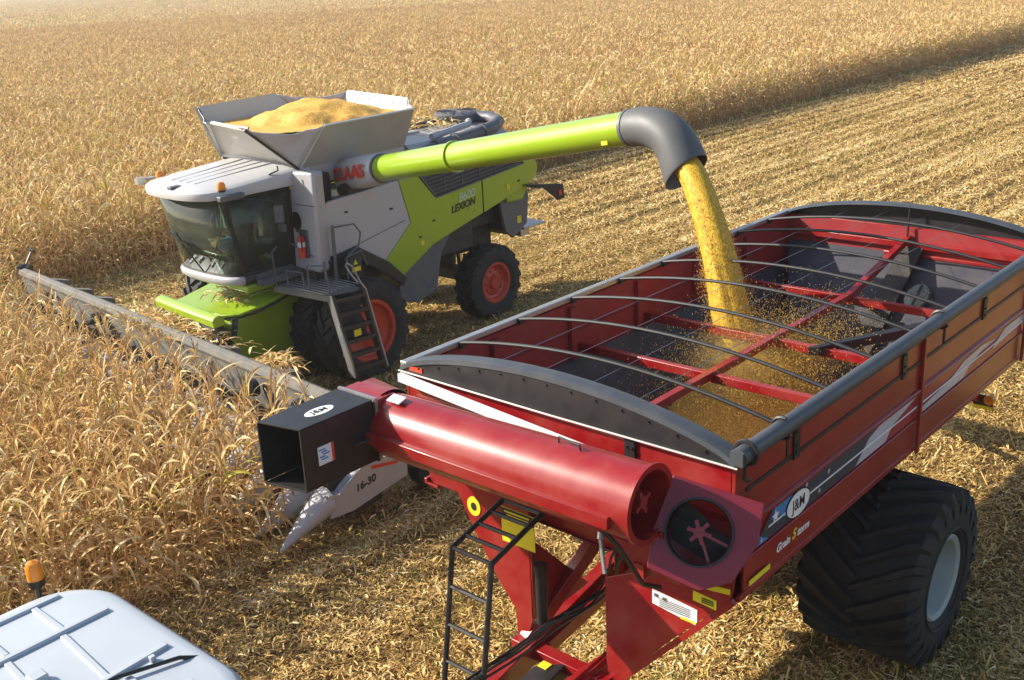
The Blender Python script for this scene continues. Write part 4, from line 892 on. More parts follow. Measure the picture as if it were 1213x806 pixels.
    for q in ((3.0,-1.14,3.79),(3.55,-1.16,3.865),(4.35,-1.18,3.95)): m.lathe([(-.03,.13),(-.03,.165),(.03,.165),(.03,.13)],q,'x',20,True)
    m.build('air_duct',GREYP,dk)
    m=MB(); m.tube([(3.1,-.93,3.99),(4.2,-.92,4.10),(4.45,-.7,4.12)],.07,10); m.build('pale_duct',WHITE,dk)
    m=MB(); m.tube([(2.35,-1.38,3.52),(3.4,-1.42,3.60),(4.9,-1.45,3.66)],.10,12); m.box((2.9,-1.5,3.42),(1.3,.12,.16)); m.build('exhaust_pipe',DARK,dk)
    m=MB(); m.tube([(5.15,-.35,4.05),(5.5,-.45,4.15),(5.72,-.5,3.95),(5.72,-.5,3.75),(5.5,-.45,3.6)],.022,8); m.tube([(5.15,.35,4.05),(5.5,.35,4.15),(5.72,.3,3.95),(5.72,.3,3.7),(5.5,.3,3.6)],.022,8); m.tube([(5.72,-.5,3.95),(5.72,.3,3.95)],.022,8); m.build('deck_handrail',STEEL,dk)
    m=MB()
    for x,y in ((3.3,1.05),(3.55,.95)): m.tube([(x,y,3.95),(x-.05,y,4.25)],.018,6); m.lathe([(0,.01),(0,.035),(.06,.03),(.06,.01)],(x-.05,y,4.24),'z',10,True)
    m.tube([(3.3,1.05,4.05),(3.8,.9,4.08)],.02,6); m.build('work_lights',BLACK,dk)
    # grain tank extension -----------------------------------------------------------
    # rim points (flap tops) and base points
    B=[(-.42,-1.12,3.93),(-.38,1.30,4.0),(2.15,1.30,4.02),(2.15,-1.12,3.95)]
    nr0,nr1=(-.22,-1.68,4.71),(2.00,-1.66,4.73)
    fr0,fr1=(-.60,1.62,4.93),(1.25,1.66,4.97)
    f0,f1=(-1.15,.40,4.77),(-1.42,-1.05,4.76)
    b0,b1=(2.62,.95,4.90),(2.72,-.75,4.80)
    m=MB(); m.box((.85,.08,3.80),(2.6,2.4,.4)); m.build('grain_tank',WHITE,C,bevel=.02)
    m=MB(); m.sheet([B[0],B[3],nr1,nr0],.04); m.beam(nr0,nr1,.05,.03); m.beam(B[0],nr0,.04,.05); fl=m.build('tank_flap',FLAP,C,smooth=0)
    m=MB(); m.sheet([B[1],fr0,fr1,B[2]],.04); m.build('tank_flap',FLAP,C,smooth=0)
    m=MB(); m.beam((-.30,1.52,4.62),(1.1,1.52,4.66),.03,.04); m.build('flap_stay',STEEL,C)
    m=MB(); m.sheet([B[0],f1,f0,B[1]],.04); m.beam(f0,f1,.05,.03); m.build('tank_flap',FLAP,C,smooth=0)
    m=MB(); m.sheet([B[2],b0,b1,B[3]],.04); m.build('tank_flap',FLAP,C,smooth=0)
    for q in ((B[0],nr0,f1),(B[1],f0,fr0),(B[2],fr1,b0),(B[3],b1,nr1)):
        # sagging fabric gusset: subdivided triangle
        a,b,c=map(Vector,q); n=9;vs=[];idx={};fs=[]; nn=(b-a).cross(c-a).normalized()
        for i in range(n+1):
            for j in range(n+1-i):
                u,v=i/n,j/n; idx[i,j]=len(vs); sg=.035*math.sin(9*(u-v))*u*1.0+ .02*math.sin(14*v+3*u); edge=min(1-u-v,1)*0+1
                p=a+(b-a)*u+(c-a)*v+nn*sg*(4*u*v if u+v<1 else 4*u*v)*1.2; p.z-= .10*(4*u*v)*(u+v)**4
                vs.append(p)
        for i in range(n):
            for j in range(n-i):
                fs.append((idx[i,j],idx[i+1,j],idx[i,j+1]))
                if i+j<n-1: fs.append((idx[i+1,j],idx[i+1,j+1],idx[i,j+1]))
        m=MB(); m.add(vs,fs); o=m.build('tank_gusset',FABRIC,C,smooth=60); sd=o.modifiers.new('solid','SOLIDIFY'); sd.thickness=.012
    m=MB(); m.tube([Vector(f1)+Vector((.02,-.06,.03)),Vector(f1)+Vector((-.03,.12,.05)),Vector(f1)+Vector((.1,.16,.0))],.03,8); m.build('flap_latch',STEEL,C)
    for a_,b_,w_ in ((Vector(B[0])+Vector((-.035,0,0)),Vector(f1)+Vector((-.03,0,0)),.035),(Vector(B[1])+Vector((-.04,0,0)),Vector(f0)+Vector((-.06,0,0)),.05),(Vector(B[1])+Vector((-.05,.05,0)),Vector(fr0)+Vector((-.05,0,0)),.05)): m=MB(); m.beam(a_,b_,w_,.04); m.build('flap_stay',BLACK if w_<.04 else STEEL,C)
    for k in range(4):
        p=Vector(b0).lerp(Vector(b1),.2+.2*k); m=MB(); m.tube([p+Vector((.0,0,.03)),p+Vector((-.12,0,-.12)),p+Vector((-.13,.02,-.35))],.022,6); m.build('flap_strap',BLACK,C)
    # tank grain is a separate thing (below)
    # service panel beside the cab -------------------------------------------------------
    m=MB(); m.prism([(-.78,2.10),(-1.62,2.10),(-1.68,2.2),(-1.70,3.95),(-.82,3.90)],'x',-.62,-.36); sp=m.build('service_panel',WHITE,C,bevel=.05)
    m=MB(); m.prism([(-1.12+.13*math.cos(t)*(1 if abs(math.cos(t))<.7 else 1.05),3.02+.17*math.sin(t)) for t in np.linspace(0,2*PI,18,endpoint=False)],'x',-.635,-.62); m.build('panel_vent',BLACK,sp)
    m=MB(); m.box((-.628,-1.30,2.62),(.02,.24,.52)); m.build('extinguisher_recess',GREYP,sp,bevel=.005)
    m=MB(); m.box((-.628,-1.00,3.66),(.012,.13,.13)); m.build('yellow_sticker',YEL,sp)
    m=MB(); m.beam((-.625,-.80,3.32),(-.625,-1.68,3.34),.006,.012); m.build('panel_gap',GREYP,sp)
    m=MB(); m.tube([(-.64,-.98,2.5),(-.64,-.98,2.58)],.025,8); m.build('panel_lock',BLACK,sp)
    m=MB(); m.lathe([(-.22,.01),(-.22,.07),(.12,.07),(.18,.035),(.20,.01)],(-.71,-1.30,2.60),'z',20,True); ex=m.build('fire_extinguisher',TXR,C)
    m=MB(); m.lathe([(-.04,.06),(-.04,.073),(.05,.073),(.05,.06)],(-.71,-1.30,2.62),'z',20,True); m.build('extinguisher_label',WST,ex)
    m=MB(); m.tube([(-.71,-1.30,2.78),(-.71,-1.30,2.86),(-.76,-1.26,2.88)],.02,6); m.tube([(-.71,-1.30,2.85),(-.76,-1.38,2.75),(-.77,-1.38,2.5)],.012,6); m.build('extinguisher_valve',BLACK,ex)
    # white bulge behind the panel
    m=MB(); m.box((-.1,-1.05,3.5),(.5,.4,.6)); m.build('side_cowl',DARK,C,bevel=.04)
    # unloading auger ---------------------------------------------------------------------
    S0=Vector((.44,-2.36,3.90)); E=Vector((-.75,-8.66,5.15)); d=(E-S0).normalized(); L=(E-S0).length
    M=frame(S0,d.cross(Vector((0,0,1))),Vector((0,0,1))-d*d.z); z=1 if (M.to_3x3()@Vector((0,0,1))).dot(d)>0 else -1
    r=.235
    m=MB(); l1=L*.36
    m.lathe([(0,.01),(0,r),(l1*z,r-.002),(l1*z,r+.025),((l1+.05)*z,r+.025),((l1+.05)*z,r-.006),(L*z,r-.014),(L*z,.01)],(0,0,0),'z',48,True); m.xf(M); au=m.build('unloading_auger',LIME,C,smooth=30)
    m=MB(); m.lathe([(-.02*z,r),(-.02*z,r+.03),(.05*z,r+.03),(.05*z,r)],(0,0,0),'z',40,True); m.xf(M); m.build('auger_collar',GREYP,au)
    # white turret housing
    m=MB(); 
    def sec(t,a,b,n=24,p=.6):
        R_=[]
        for k in range(n):
            c_,s_=math.cos(2*PI*k/n),math.sin(2*PI*k/n); R_.append((a*math.copysign(abs(c_)**p,c_),b*math.copysign(abs(s_)**p,s_),t*z))
        return R_
    rings=[sec(.0,.27,.265,p=1),sec(-.12,.31,.29,p=.72),sec(-.65,.33,.30),sec(-1.28,.32,.30),sec(-1.33,.27,.25)]
    vs=sum(rings,[]); n=24; m.add(vs,[(i*n+j,i*n+(j+1)%n,(i+1)*n+(j+1)%n,(i+1)*n+j) for i in range(4) for j in range(n)]+[tuple(range(n)),tuple(range(4*n,5*n))]); m.xf(M); th=m.build('auger_turret',WHITE,C,smooth=50)
    # text on the side of the turret that faces the front
    fx=(M.to_3x3()@Vector((1,0,0))); sgn=1 if fx.x<0 else -1
    ctr=S0-d*.70+fx*sgn*.342+Vector((0,0,.01))
    text('CLAAS','maker_lettering',.31,TXR,th,frame(ctr,d,Vector((0,0,1))),.003,.014,.12,1.0,1.25)
    m=MB(); m.tube([(.95,-.98,3.30),(.90,-1.05,3.0)],.22,16); m.tube([(.15,-1.5,3.48),(.6,-1.45,3.52),(1.1,-1.3,3.5)],.10,10); m.box((.85,-1.45,3.42),(1.2,.28,.14)); m.build('turret_base',DARK,C)
    # rubber spout: bends down
    m=MB(); P=[];rad=[]
    dv=Vector((0,0,-1)); rings=[];n=28
    bend=[(0,r+.012,0),(.22,r+.02,.10),(.44,r+.03,.30),(.64,r+.035,.60),(.82,r+.045,.92),(1.0,r+.055,1.15),(1.22,r+.065,1.25)]
    pos=E.copy(); dirp=d.copy(); last=0
    for (s_,rr,ang) in bend:
        dd=(d*math.cos(ang)+dv*math.sin(ang)).normalized(); pos=pos+((dirp+dd)/2).normalized()*(s_-last); last=s_; dirp=dd
        ux=d.cross(Vector((0,0,1))).normalized(); uy=dd.cross(ux).normalized(); ring=[]
        for k in range(n):
            t=2*PI*k/n; p=pos+ux*math.cos(t)*rr+uy*math.sin(t)*rr*1.0
            if s_>=1.2: p=p+dd*(.16*math.sin(t)*(1 if uy.z<0 else -1))
            ring.append(p)
        rings.append(ring)
    vs=sum(rings,[]); m.add(vs,[(i*n+j,i*n+(j+1)%n,(i+1)*n+(j+1)%n,(i+1)*n+j) for i in range(len(rings)-1) for j in range(n)])
    spt=m.build('rubber_spout',RUBG,C,smooth=60); sd=spt.modifiers.new('solid','SOLIDIFY'); sd.thickness=.02; sd.offset=-1
    sb=spt.modifiers.new('sub','SUBSURF'); sb.levels=1; sb.render_levels=2
    m=MB(); m.lathe([((L-.05)*z,r-.02),((L-.05)*z,r+.008),((L+.0)*z,r+.008),((L+.0)*z,r-.02)],(0,0,0),'z',40,True); m.xf(M); m.build('spout_clamp',GREYP,au)
    m=MB(); m.box((0,0,0),(.12,.06,.01)); m.xf(frame(E-d*.35+fx*sgn*(r-.05)+Vector((0,0,-.14)),d,Vector((0,0,1)))); m.build('yellow_sticker',YEL,au)
    comb_out['mouth']=pos+C.location; comb_out['dir']=dirp
    # cab -------------------------------------------------------------------------------
    # plan curve of windscreen, bottom and top
    def plan(z): 
        t=(z-2.2)/1.45; fx_=lerp(-2.00,-2.24,t); sy=lerp(.90,1.0,t); sx=lerp(-1.72,-2.02,t)
        P=[(-.62,-sy)];P+= [(sx,-sy)]
        for k in range(1,10):
            a=-PI/2+PI*k/10; P.append((sx+(fx_-sx)*math.cos(a)**.8,sy*math.copysign(abs(math.sin(a))**.8,math.sin(a))))
        P+=[(sx,sy),(-.62,sy)]; return P
    lo,hi=plan(2.22),plan(3.66)
    def strip(name,i0,i1,mat,par=None,z0=0,z1=1,off=0):
        m=MB(); vs=[];k=i1-i0+1
        for (A_,z_) in ((0,2.22),(1,3.66)):
            zz=lerp(2.22,3.66,(z0,z1)[A_]); P=plan(zz)
            for i in range(i0,i1+1): vs.append((P[i][0],P[i][1],zz))
        m.add(vs,[(i,i+1,k+i+1,k+i) for i in range(k-1)]); o=m.build(name,mat,par or C,smooth=60); s=o.modifiers.new('solid','SOLIDIFY'); s.thickness=.012; return o
    strip('windscreen',1,11,GLASS); strip('door_window',0,1,GLASS); strip('door_window',11,12,GLASS)
    m=MB()
    for i in (1,11):
        m.tube([(lo[i][0],lo[i][1]*1.01,2.20),(hi[i][0],hi[i][1]*1.01,3.68)],.035,8)
    for i in (0,12): m.tube([(lo[i][0],lo[i][1],2.15),(hi[i][0],hi[i][1],3.7)],.05,8)
    m.tube([(q[0],q[1]*1.005,3.64) for q in hi],.03,8); m.tube([(q[0],q[1],2.23) for q in lo],.025,8)
    m.tube([(-1.70,-.96,2.32),(-.74,-.95,2.36),(-.74,-1.05,3.5)],.018,6)
    m.build('cab_frame',BLACK,C)
    m=MB(); m.box((-.60,0,2.9),(.05,1.8,1.5)); m.build('cab_rear_wall',INTER,C)
    m=MB(); m.prism([(q[0],q[1]) for q in lo],'z',2.08,2.20); m.build('cab_floor',INTER,C)
    # pale sill under the windscreen
    m=MB(); vs=[];k=0
    P=[(x*1.0,y) for x,y in lo[1:12]]
    for sc,zz in ((1.03,2.22),(1.07,2.17),(1.06,2.08),(1.0,2.04)):
        for x,y in P: vs.append((-1.3+(x+1.3)*sc,y*sc,zz))
    k=len(P); m.add(vs,[(i*k+j,i*k+j+1,(i+1)*k+j+1,(i+1)*k+j) for i in range(3) for j in range(k-1)]); o=m.build('cab_sill',WHITE,C,smooth=60); s=o.modifiers.new('solid','SOLIDIFY'); s.thickness=.03
    m=MB(); m.box((-1.40,-.62,1.95),(.62,.60,.14)); m.build('cab_under_panel',LIME,C,bevel=.03)
    m=MB(); m.sheet([(-.62,-.92,2.2),(-1.5,-.95,2.2),(-1.5,-.95,2.02),(-.62,-.95,1.95)],.05); m.box((-1.05,-1.02,2.05),(.95,.12,.12)); m.build('door_step',GREYP,C)
    # roof
    m=MB(); rp=[]
    def roofplan(sc):
        hw=1.12*sc; P=[(-.22,-hw*1.02)]
        for kk in range(0,17):
            a=-PI/2+PI*kk/16; P.append((-1.70*1+(-.84*sc)*abs(math.cos(a))**.62, hw*math.copysign(abs(math.sin(a))**.72,math.sin(a))))
        P.append((-.22,hw*1.02)); return P
    vs=[];lev=[(.92,3.66),(.985,3.67),(1.0,3.72),(.985,3.775),(.94,3.80),(.88,3.82),(.6,3.85),(.25,3.86)]
    for sc,zz in lev:
        for x,y in roofplan(sc): vs.append((x,y,zz+(.17*(x+2.7)/2.5 if zz>3.70 else 0)))
    k=len(roofplan(1)); m.add(vs,[(i*k+j,i*k+(j+1)%k,(i+1)*k+(j+1)%k,(i+1)*k+j) for i in range(len(lev)-1) for j in range(k)]+[tuple(range(k)),tuple(range((len(lev)-1)*k,len(lev)*k))])
    rf=m.build('cab_roof',ROOFW,C,smooth=35)
    for y in (-.45,-.15,.15,.45): 
        m=MB(); m.beam((-2.15,y*.8,3.885),(-.55,y,4.012),.05,.025); m.build('roof_rib',ROOFW,rf,bevel=.006)
    m=MB(); m.box((-2.38,-.12,3.85),(.22,.13,.05)); m.build('roof_camera',GREYP,rf,bevel=.01)
    m=MB(); m.tube([(-1.05,-1.05,3.93),(-.85,-1.05,3.97),(-.85,-1.04,4.05)],.015,6); m.build('roof_hook',BLACK,rf)
    m=MB(); m.prism([(-.45,3.92),(-.45,4.12),(-.30,4.16),(-.30,3.92)],'y',-1.1,1.25); m.build('tank_lip',ROOFW,C,bevel=.02)
    for x,y in ((-2.05,-1.04),(-1.95,1.04)):
        m=MB(); m.lathe([(0,.01),(0,.07),(.04,.07),(.04,.01)],(x,y,3.80),'z',16,True); bb=m.build('beacon_base',BLACK,C)
        m=MB(); m.lathe([(.0,.01),(.0,.075),(.08,.075),(.125,.05),(.135,.01)],(x,y,3.84),'z',20,True); m.build('beacon',AMBER,bb)
    m=MB(); m.tube([(-1.98,1.16,3.85),(-2.1,1.3,3.82)],.03,8); m.box((-2.2,1.32,3.80),(.16,.12,.12)); m.build('side_lamp',STEEL,C)
    m=MB(); m.box((-1.95,-1.14,3.70),(.50,.14,.10)); m.build('roof_light_pod',GREYP,C,bevel=.02)
    for k_ in range(5):
        a=-.9+.45*k_; x=-2.38+.16*abs(a); m=MB(); m.lathe([(-.03,.01),(-.03,.038),(.02,.038),(.02,.01)],(x,a,3.69),'x',14,True); m.build('headlight',STEEL,C)
    # mirrors and wiper
    m=MB(); m.tube([(-1.9,-1.08,3.66),(-1.25,-1.24,3.52),(-1.05,-1.20,3.42)],.018,6); m.build('mirror_arm',BLACK,C)
    m=MB(); m.box((-1.05,-1.20,3.24),(.06,.18,.32),rz=.5); m.box((-.95,-1.12,2.96),(.06,.18,.15)); m.build('mirror',GREYP,C,bevel=.02)
    m=MB(); m.tube([(-2.03,-.1,2.25),(-2.15,.25,2.7),(-2.2,.35,2.95)],.014,6); m.beam((-2.16,.1,2.72),(-2.2,.62,2.95),.02,.03); m.build('wiper',BLACK,C)
    m=MB(); m.tube([(-1.62,-.99,2.28),(-2.05,-.62,2.75),(-1.85,-.95,3.55)],.016,6); m.build('wiper',BLACK,C)
    # interior: seat, column, wheel, monitor
    m=MB(); m.box((-1.15,.05,2.48),(.5,.52,.14)); m.box((-.88,.05,2.85),(.14,.5,.65)); m.box((-.85,.05,3.25),(.1,.3,.2)); m.box((-1.15,-.30,2.68),(.45,.1,.08)); m.tube([(-1.1,.05,2.2),(-1.1,.05,2.45)],.12,12); m.build('driver_seat',SEATM,C,bevel=.04)
    m=MB(); m.tube([(-1.75,.05,2.2),(-1.62,.05,2.80)],.05,10); cl=m.build('steering_column',BLACK,C)
    m=MB(); Mw=frame((-1.62,.05,2.83),(0,1,0),(.85,0,-.3)); m.tube([(.2*math.cos(t),.2*math.sin(t),0) for t in np.linspace(0,2*PI,25)],.014,6,False); 
    for a in (0,2.1,4.2): m.tube([(0,0,0),(.2*math.cos(a),.2*math.sin(a),0)],.012,6)
    m.xf(Mw); m.build('steering_wheel',BLACK,cl)
    m=MB(); m.box((-1.55,-.52,2.95),(.05,.26,.2),rz=-.5); m.tube([(-1.35,-.5,2.5),(-1.5,-.52,2.9)],.02,6); m.box((-1.15,-.42,2.55),(.55,.18,.3)); m.build('monitor_console',INTER,C,bevel=.02)
    # platform and stairs -----------------------------------------------------------------
    m=MB(); m.prism([(-1.18,-.95),(-1.15,-1.6),(-1.02,-2.35),(-.45,-2.5),(-.25,-1.70),(-.25,-.95)],'z',1.88,1.93); pf=m.build('platform',GREYP,C,bevel=.008)
    m=MB(); m.beam((-1.18,-.98,1.85),(-1.05,-2.36,1.85),.03,.10); m.build('platform_edge',BEAM,pf)
    m=MB()
    for k_ in range(9): x=-1.1+.1*k_; m.beam((x,-1.0,1.936),(x,-2.30,1.936),.02,.012)
    m.build('platform_grating',STEEL,pf)
    rails=[[(-1.16,-1.05,1.9),(-1.2,-1.05,2.55),(-1.05,-1.02,2.62)],[(-1.13,-1.35,1.9),(-1.15,-1.35,2.25),(-1.1,-1.75,2.25),(-1.08,-1.75,1.9)],[(-1.08,-1.9,1.92),(-1.1,-1.9,2.4),(-.95,-2.2,2.4),(-.95,-2.3,1.92)],[(-.35,-1.75,1.92),(-.35,-1.78,2.95)],[(-.35,-1.8,2.92),(.1,-1.84,2.90),(.22,-1.86,2.72),(.15,-1.86,2.48),(-.1,-1.84,2.36),(-.12,-1.82,2.05)],[(-.2,-1.9,1.95),(-.2,-1.92,2.35),(.15,-1.92,2.40),(.25,-1.92,2.1)],[(-.55,-1.68,1.95),(-.55,-1.7,2.3),(-.75,-1.05,2.62)]]
    for i,p in enumerate(rails): m=MB(); m.tube(p,.035 if i==3 else .018,8); m.build('handrail',GREYP,C)
    # stairs
    t0=Vector((-.74,-2.42,1.90)); dn=Vector((.16,-.14,-1.58)); sw=Vector((.56,.06,0))/1
    a0=Vector((-1.04,-2.40,1.92)); b0_=Vector((-.44,-2.52,1.92)); a1=Vector((-.86,-2.62,.38)); b1_=Vector((-.26,-2.74,.40))
    m=MB(); m.beam(a0,a1,.05,.16,(0,-1,0)); m.beam(b0_,b1_,.04,.14,(0,-1,0))
    st=m.build('stair_frame',DARK,C)
    m=MB(); m.beam(a0+Vector((-.03,0,0)),a1+Vector((-.03,0,0)),.012,.15,(0,-1,0)); m.build('stair_stringer',BEAM,st)
    m=MB(); m.sheet([a0+Vector((0,.22,-.1)),b0_+Vector((0,.22,-.1)),b0_.lerp(b1_,.62)+Vector((0,.20,0)),a0.lerp(a1,.62)+Vector((0,.20,0))],.02); m.build('stair_back',DARK,st)
    for k_ in range(6):
        t=(k_+.55)/6; p=a0.lerp(a1,t);q=b0_.lerp(b1_,t); m=MB(); m.beam(p+Vector((0,.08,0)),q+Vector((0,.08,0)),.24,.03); m.beam(p+Vector((0,-.06,.04)),q+Vector((0,-.06,.04)),.02,.05); m.build('step',DARK,st)
    m=MB(); c_=a0.lerp(b0_,.5).lerp(a1.lerp(b1_,.5),.48); m.box(c_+Vector((-.05,-.07,0)),(.16,.012,.12)); m.build('yellow_sticker',YEL,st)
    m=MB(); m.tube([b0_+Vector((-.20,.12,.44)),b0_+Vector((-.24,.02,.52)),b0_+Vector((-.20,-.06,.46)),b0_+Vector((-.05,-.05,.15)),b0_+Vector((.06,-.06,-.02)),b0_.lerp(b1_,.5)+Vector((.04,-.08,0)),b1_+Vector((.03,-.08,.05))],.017,8); m.tube([b0_+Vector((-.20,.12,.44)),b0_+Vector((-.10,.10,.25)),b0_+Vector((-.05,.0,.12))],.015,8); m.build('handrail',STEEL,st)
    m=MB(); q=a0.lerp(a1,.42); m.tube([q+Vector((-.06,-.04,.1)),q+Vector((-.10,-.16,-.05)),a0.lerp(a1,.8)+Vector((-.06,-.14,0)),a1+Vector((-.03,-.06,.03))],.017,8); m.build('handrail',STEEL,st)
    m=MB(); m.box((-.02,-1.86,2.16),(.28,.16,.34)); tb=m.build('tool_box',DARK,C,bevel=.01)
    m=MB(); m.prism([(-.08,2.18),(.02,2.18),(-.03,2.27)],'y',-1.95,-1.94); m.box((-.02,-1.945,2.09),(.20,.01,.08)); m.build('warning_sticker',YEL,tb)
    # axles and wheels -----------------------------------------------------------------
    m=MB(); m.box((0,0,.95),(.5,3.6,.4)); m.build('front_axle',DARK,C); m=MB(); m.box((4.02,0,.85),(.3,2.2,.25)); m.beam((4.0,0,1.0),(4.0,0,1.7),.5,.5,(1,0,0)); m.build('rear_axle',DARK,C)
    m=MB(); m.tube([(3.2,-1.2,1.3),(3.25,-1.2,2.3)],.06,8); m.tube([(3.5,-1.1,1.2),(3.4,-1.1,2.3)],.04,8); m.box((3.1,-1.0,1.9),(.5,.3,.6)); m.build('rear_linkage',DARK,C)
    for s in (-1,1):
        make_wheel('wheel',C,(0,-1.93 if s<0 else 2.35,.93),.98,.56,.56,s,RIMR,nl=21,lug=.055,sweep=.30,dish=.02)
        make_wheel('wheel',C,(0,-1.22 if s<0 else 1.55,.93),.98,.56,.56,s,RIMR,nl=21,lug=.055,sweep=.30,dish=.02)
        make_wheel('wheel',C,(4.02,s*1.42,.79),.825,.55,.41,s,RIMR,nl=19,lug=.05,sweep=.34,dish=.0)
    # feeder house -----------------------------------------------------------------------
    m=MB(); m.prism([(-.55,1.74),(-2.0,1.47),(-2.15,1.38),(-2.15,.70),(-.3,.55),(-.2,1.2)],'y',-.90,.90); m.build('feeder_house',LIME,C,bevel=.04)
    m=MB(); zc=lambda x:1.78+.19*(x+.55); pc=[(-.55,-.92),(-.95,-1.04),(-1.5,-1.05),(-1.95,-.92),(-2.12,-.6),(-2.12,.95),(-.6,.95)]; m.sheet([(x,y,zc(x)) for x,y in pc],.05); m.build('feeder_cover',LIME,C,bevel=.012)
    m=MB(); m.tube([(-.7,-1.0,1.72),(-1.25,-1.08,1.63),(-1.7,-1.04,1.54),(-2.1,-.75,1.46)],.022,8); m.build('cover_edge_hose',BLACK,C)
    m=MB(); m.box((-1.75,.35,1.565),(.13,.16,.03),ry=-.19); m.build('cover_latch',GREYP,C); m=MB(); m.box((-1.85,-.52,1.548),(.16,.16,.03),ry=-.19); m.build('cover_latch',GREYP,C); m=MB(); m.box((-1.75,-.05,1.557),(.12,.26,.006),ry=-.19); m.build('cover_print',TXK,C)
    m=MB(); m.prism([(.34,1.60),(.40,1.66),(.50,1.68),(.58,1.62),(.58,1.48),(.36,1.46)],'y',-.98,1.16); m.xf(Mh); cb=m.build('header_coupling_bar',LIME,C,bevel=.02)
    m=MB(); m.box((.42,.09,1.34),(.12,2.1,.22)); m.xf(Mh); m.build('coupling_channel',GREYP,cb); m=MB(); m.beam((-2.42,-.95,1.6),(-2.35,-.98,.8),.10,.12,(1,0,0)); m.beam((-2.25,1.02,1.6),(-2.2,1.05,.8),.10,.12,(1,0,0)); m.build('coupling_arm',BLACK,cb)
    for k_ in range(5): m=MB(); m.tube([(-2.1+.03*k_,-.9,1.5),(-2.3,-1.15-.03*k_,1.3),(-2.5,-1.2,1.25),(-2.65,-1.0-.05*k_,1.35)],.015,6); m.build('hydraulic_hose',BLACK,C)
    # header ------------------------------------------------------------------------------
    a=-math.atan(.0745); Mh=Matrix.Translation((-2.83,0,0))@Matrix.Rotation(a,4,'Z')
    y0,y1=-6.45,6.65
    def hb(mb,name,mat,par,**k): mb.xf(Mh); return mb.build(name,mat,par,**k)
    m=MB(); m.prism([(-.14,1.30),(-.12,1.40),(-.02,1.42),(.10,1.36),(.10,1.26),(-.10,1.22)],'y',y0,y1); m.prism([(-.10,1.24),(.02,1.24),(.06,.45),(-.3,.35),(-.34,.42),(.0,.55)],'y',y0,y1)
    hd=hb(m,'header',BEAM,C,bevel=.01)
    for y in (-5.0,-3.4,-1.6,1.6,3.2,4.2,5.4):
        m=MB(); m.prism([(.08,1.36),(.42,1.26),(.42,1.18),(.10,.6),(.06,.6)],'y',y-.10,y+.10); hb(m,'beam_gusset',BEAM,hd,bevel=.01)
    m=MB(); m.prism([(-.3,.42),(-.95,.34),(-.95,.24),(-.3,.26)],'y',y0+.05,y1-.05); hb(m,'row_unit_frame',DARK,hd)
    m=MB(); m.tube([(-.38,y0+.1,.68),(-.38,y1-.1,.68)],.10,12)
    vs=[];n=int((y1-y0)/.02)
    for i in range(n):
        t=i/n; yy=lerp(y0+.15,y1-.15,t); ph=(yy*2*PI/.55)*(1 if yy<0 else -1); 
        for r_ in (.10,.25): vs.append((-.38+r_*math.cos(ph),yy,.68+r_*math.sin(ph)))
    m.add(vs,[(2*i,2*i+1,2*i+3,2*i+2) for i in range(n-1)]); hb(m,'cross_auger',GREYP,hd)
    for y in (-5.6,-4.4,-3.1,2.6,4.9): 
        m=MB(); m.lathe([(-.05,.01),(-.05,.13),(.06,.15),(.06,.01)],(-.24,y,1.08),'x',16,True); m.tube([(-.24,y,1.08),(-.40,y+.35,.95)],.06,8); hb(m,'row_gearbox',BLACK,hd)
    # snouts
    def snout(y,L0=1.75,w=.26,end=False):
        m=MB(); vs=[];n=13; prof=[(-.35,.90,.42),(-.75,.92,.62),(-1.15,.74,.9),(-1.55,.50,.8),(-1.95,.26,.45),(-2.22,.10,.10)]
        prof=[(-.40,.74,.20),(-.62,.84,.25),(-.92,.80,.28),(-1.22,.60,.24),(-1.55,.36,.16),(-1.82,.14,.06),(-1.88,.08,.01)]
        for x,z,ww in prof:
            for k_ in range(n):
                t=PI*k_/(n-1); vs.append((x,y+ww*math.cos(t)*1.05,z-.30*(1-math.sin(t)**.7)*min(1,z/.6)))
        m.add(vs,[(i*n+j,i*n+j+1,(i+1)*n+j+1,(i+1)*n+j) for i in range(len(prof)-1) for j in range(n-1)])
        o=hb(m,'snout',POLY,hd,smooth=60); s_=o.modifiers.new('solid','SOLIDIFY'); s_.thickness=.02
    ys=np.arange(y0+.81,y1-.6,.762)
    for y in ys: snout(y)
    # end dividers: tall flat-sided poly shields with a pointed nose
    for y,s in ((y0-.02,-1),(y1+.02,1)):
        m=MB(); sd=[(-2.35,.10),(-2.25,.06),(-1.25,.30),(-.85,.38),(-.45,.50),(-.45,.74),(-.85,.90),(-1.02,.72),(-1.12,.66),(-1.30,.70),(-1.50,.68)]
        # nose cone
        vs=[];n=14;prof=[(-1.15,.56,.21,.19),(-1.30,.50,.20,.18),(-1.52,.38,.145,.135),(-1.75,.23,.075,.08),(-1.93,.12,.03,.03)]
        for x,z,ry,rz_ in prof:
            for k_ in range(n): t=2*PI*k_/n; vs.append((x,y-s*.14+ry*math.cos(t),z+rz_*math.sin(t)))
        m.add(vs,[(i*n+j,i*n+(j+1)%n,(i+1)*n+(j+1)%n,(i+1)*n+j) for i in range(len(prof)-1) for j in range(n)]+[tuple(range((len(prof)-1)*n,len(prof)*n))])
        m.prism([(-1.22,.36),(-.85,.34),(.10,.52),(.12,.86),(-.55,.98),(-.92,.76),(-1.05,.66),(-1.22,.70)],'y',y-.03,y+.03)
        m.prism([(-1.25,.70),(-1.05,.66),(-.92,.76),(-.55,.98),(-.50,.96),(-.9,.70),(-1.05,.60),(-1.25,.62)],'y',y-s*.28,y)
        ed=hb(m,'end_divider',POLY,hd,smooth=40)
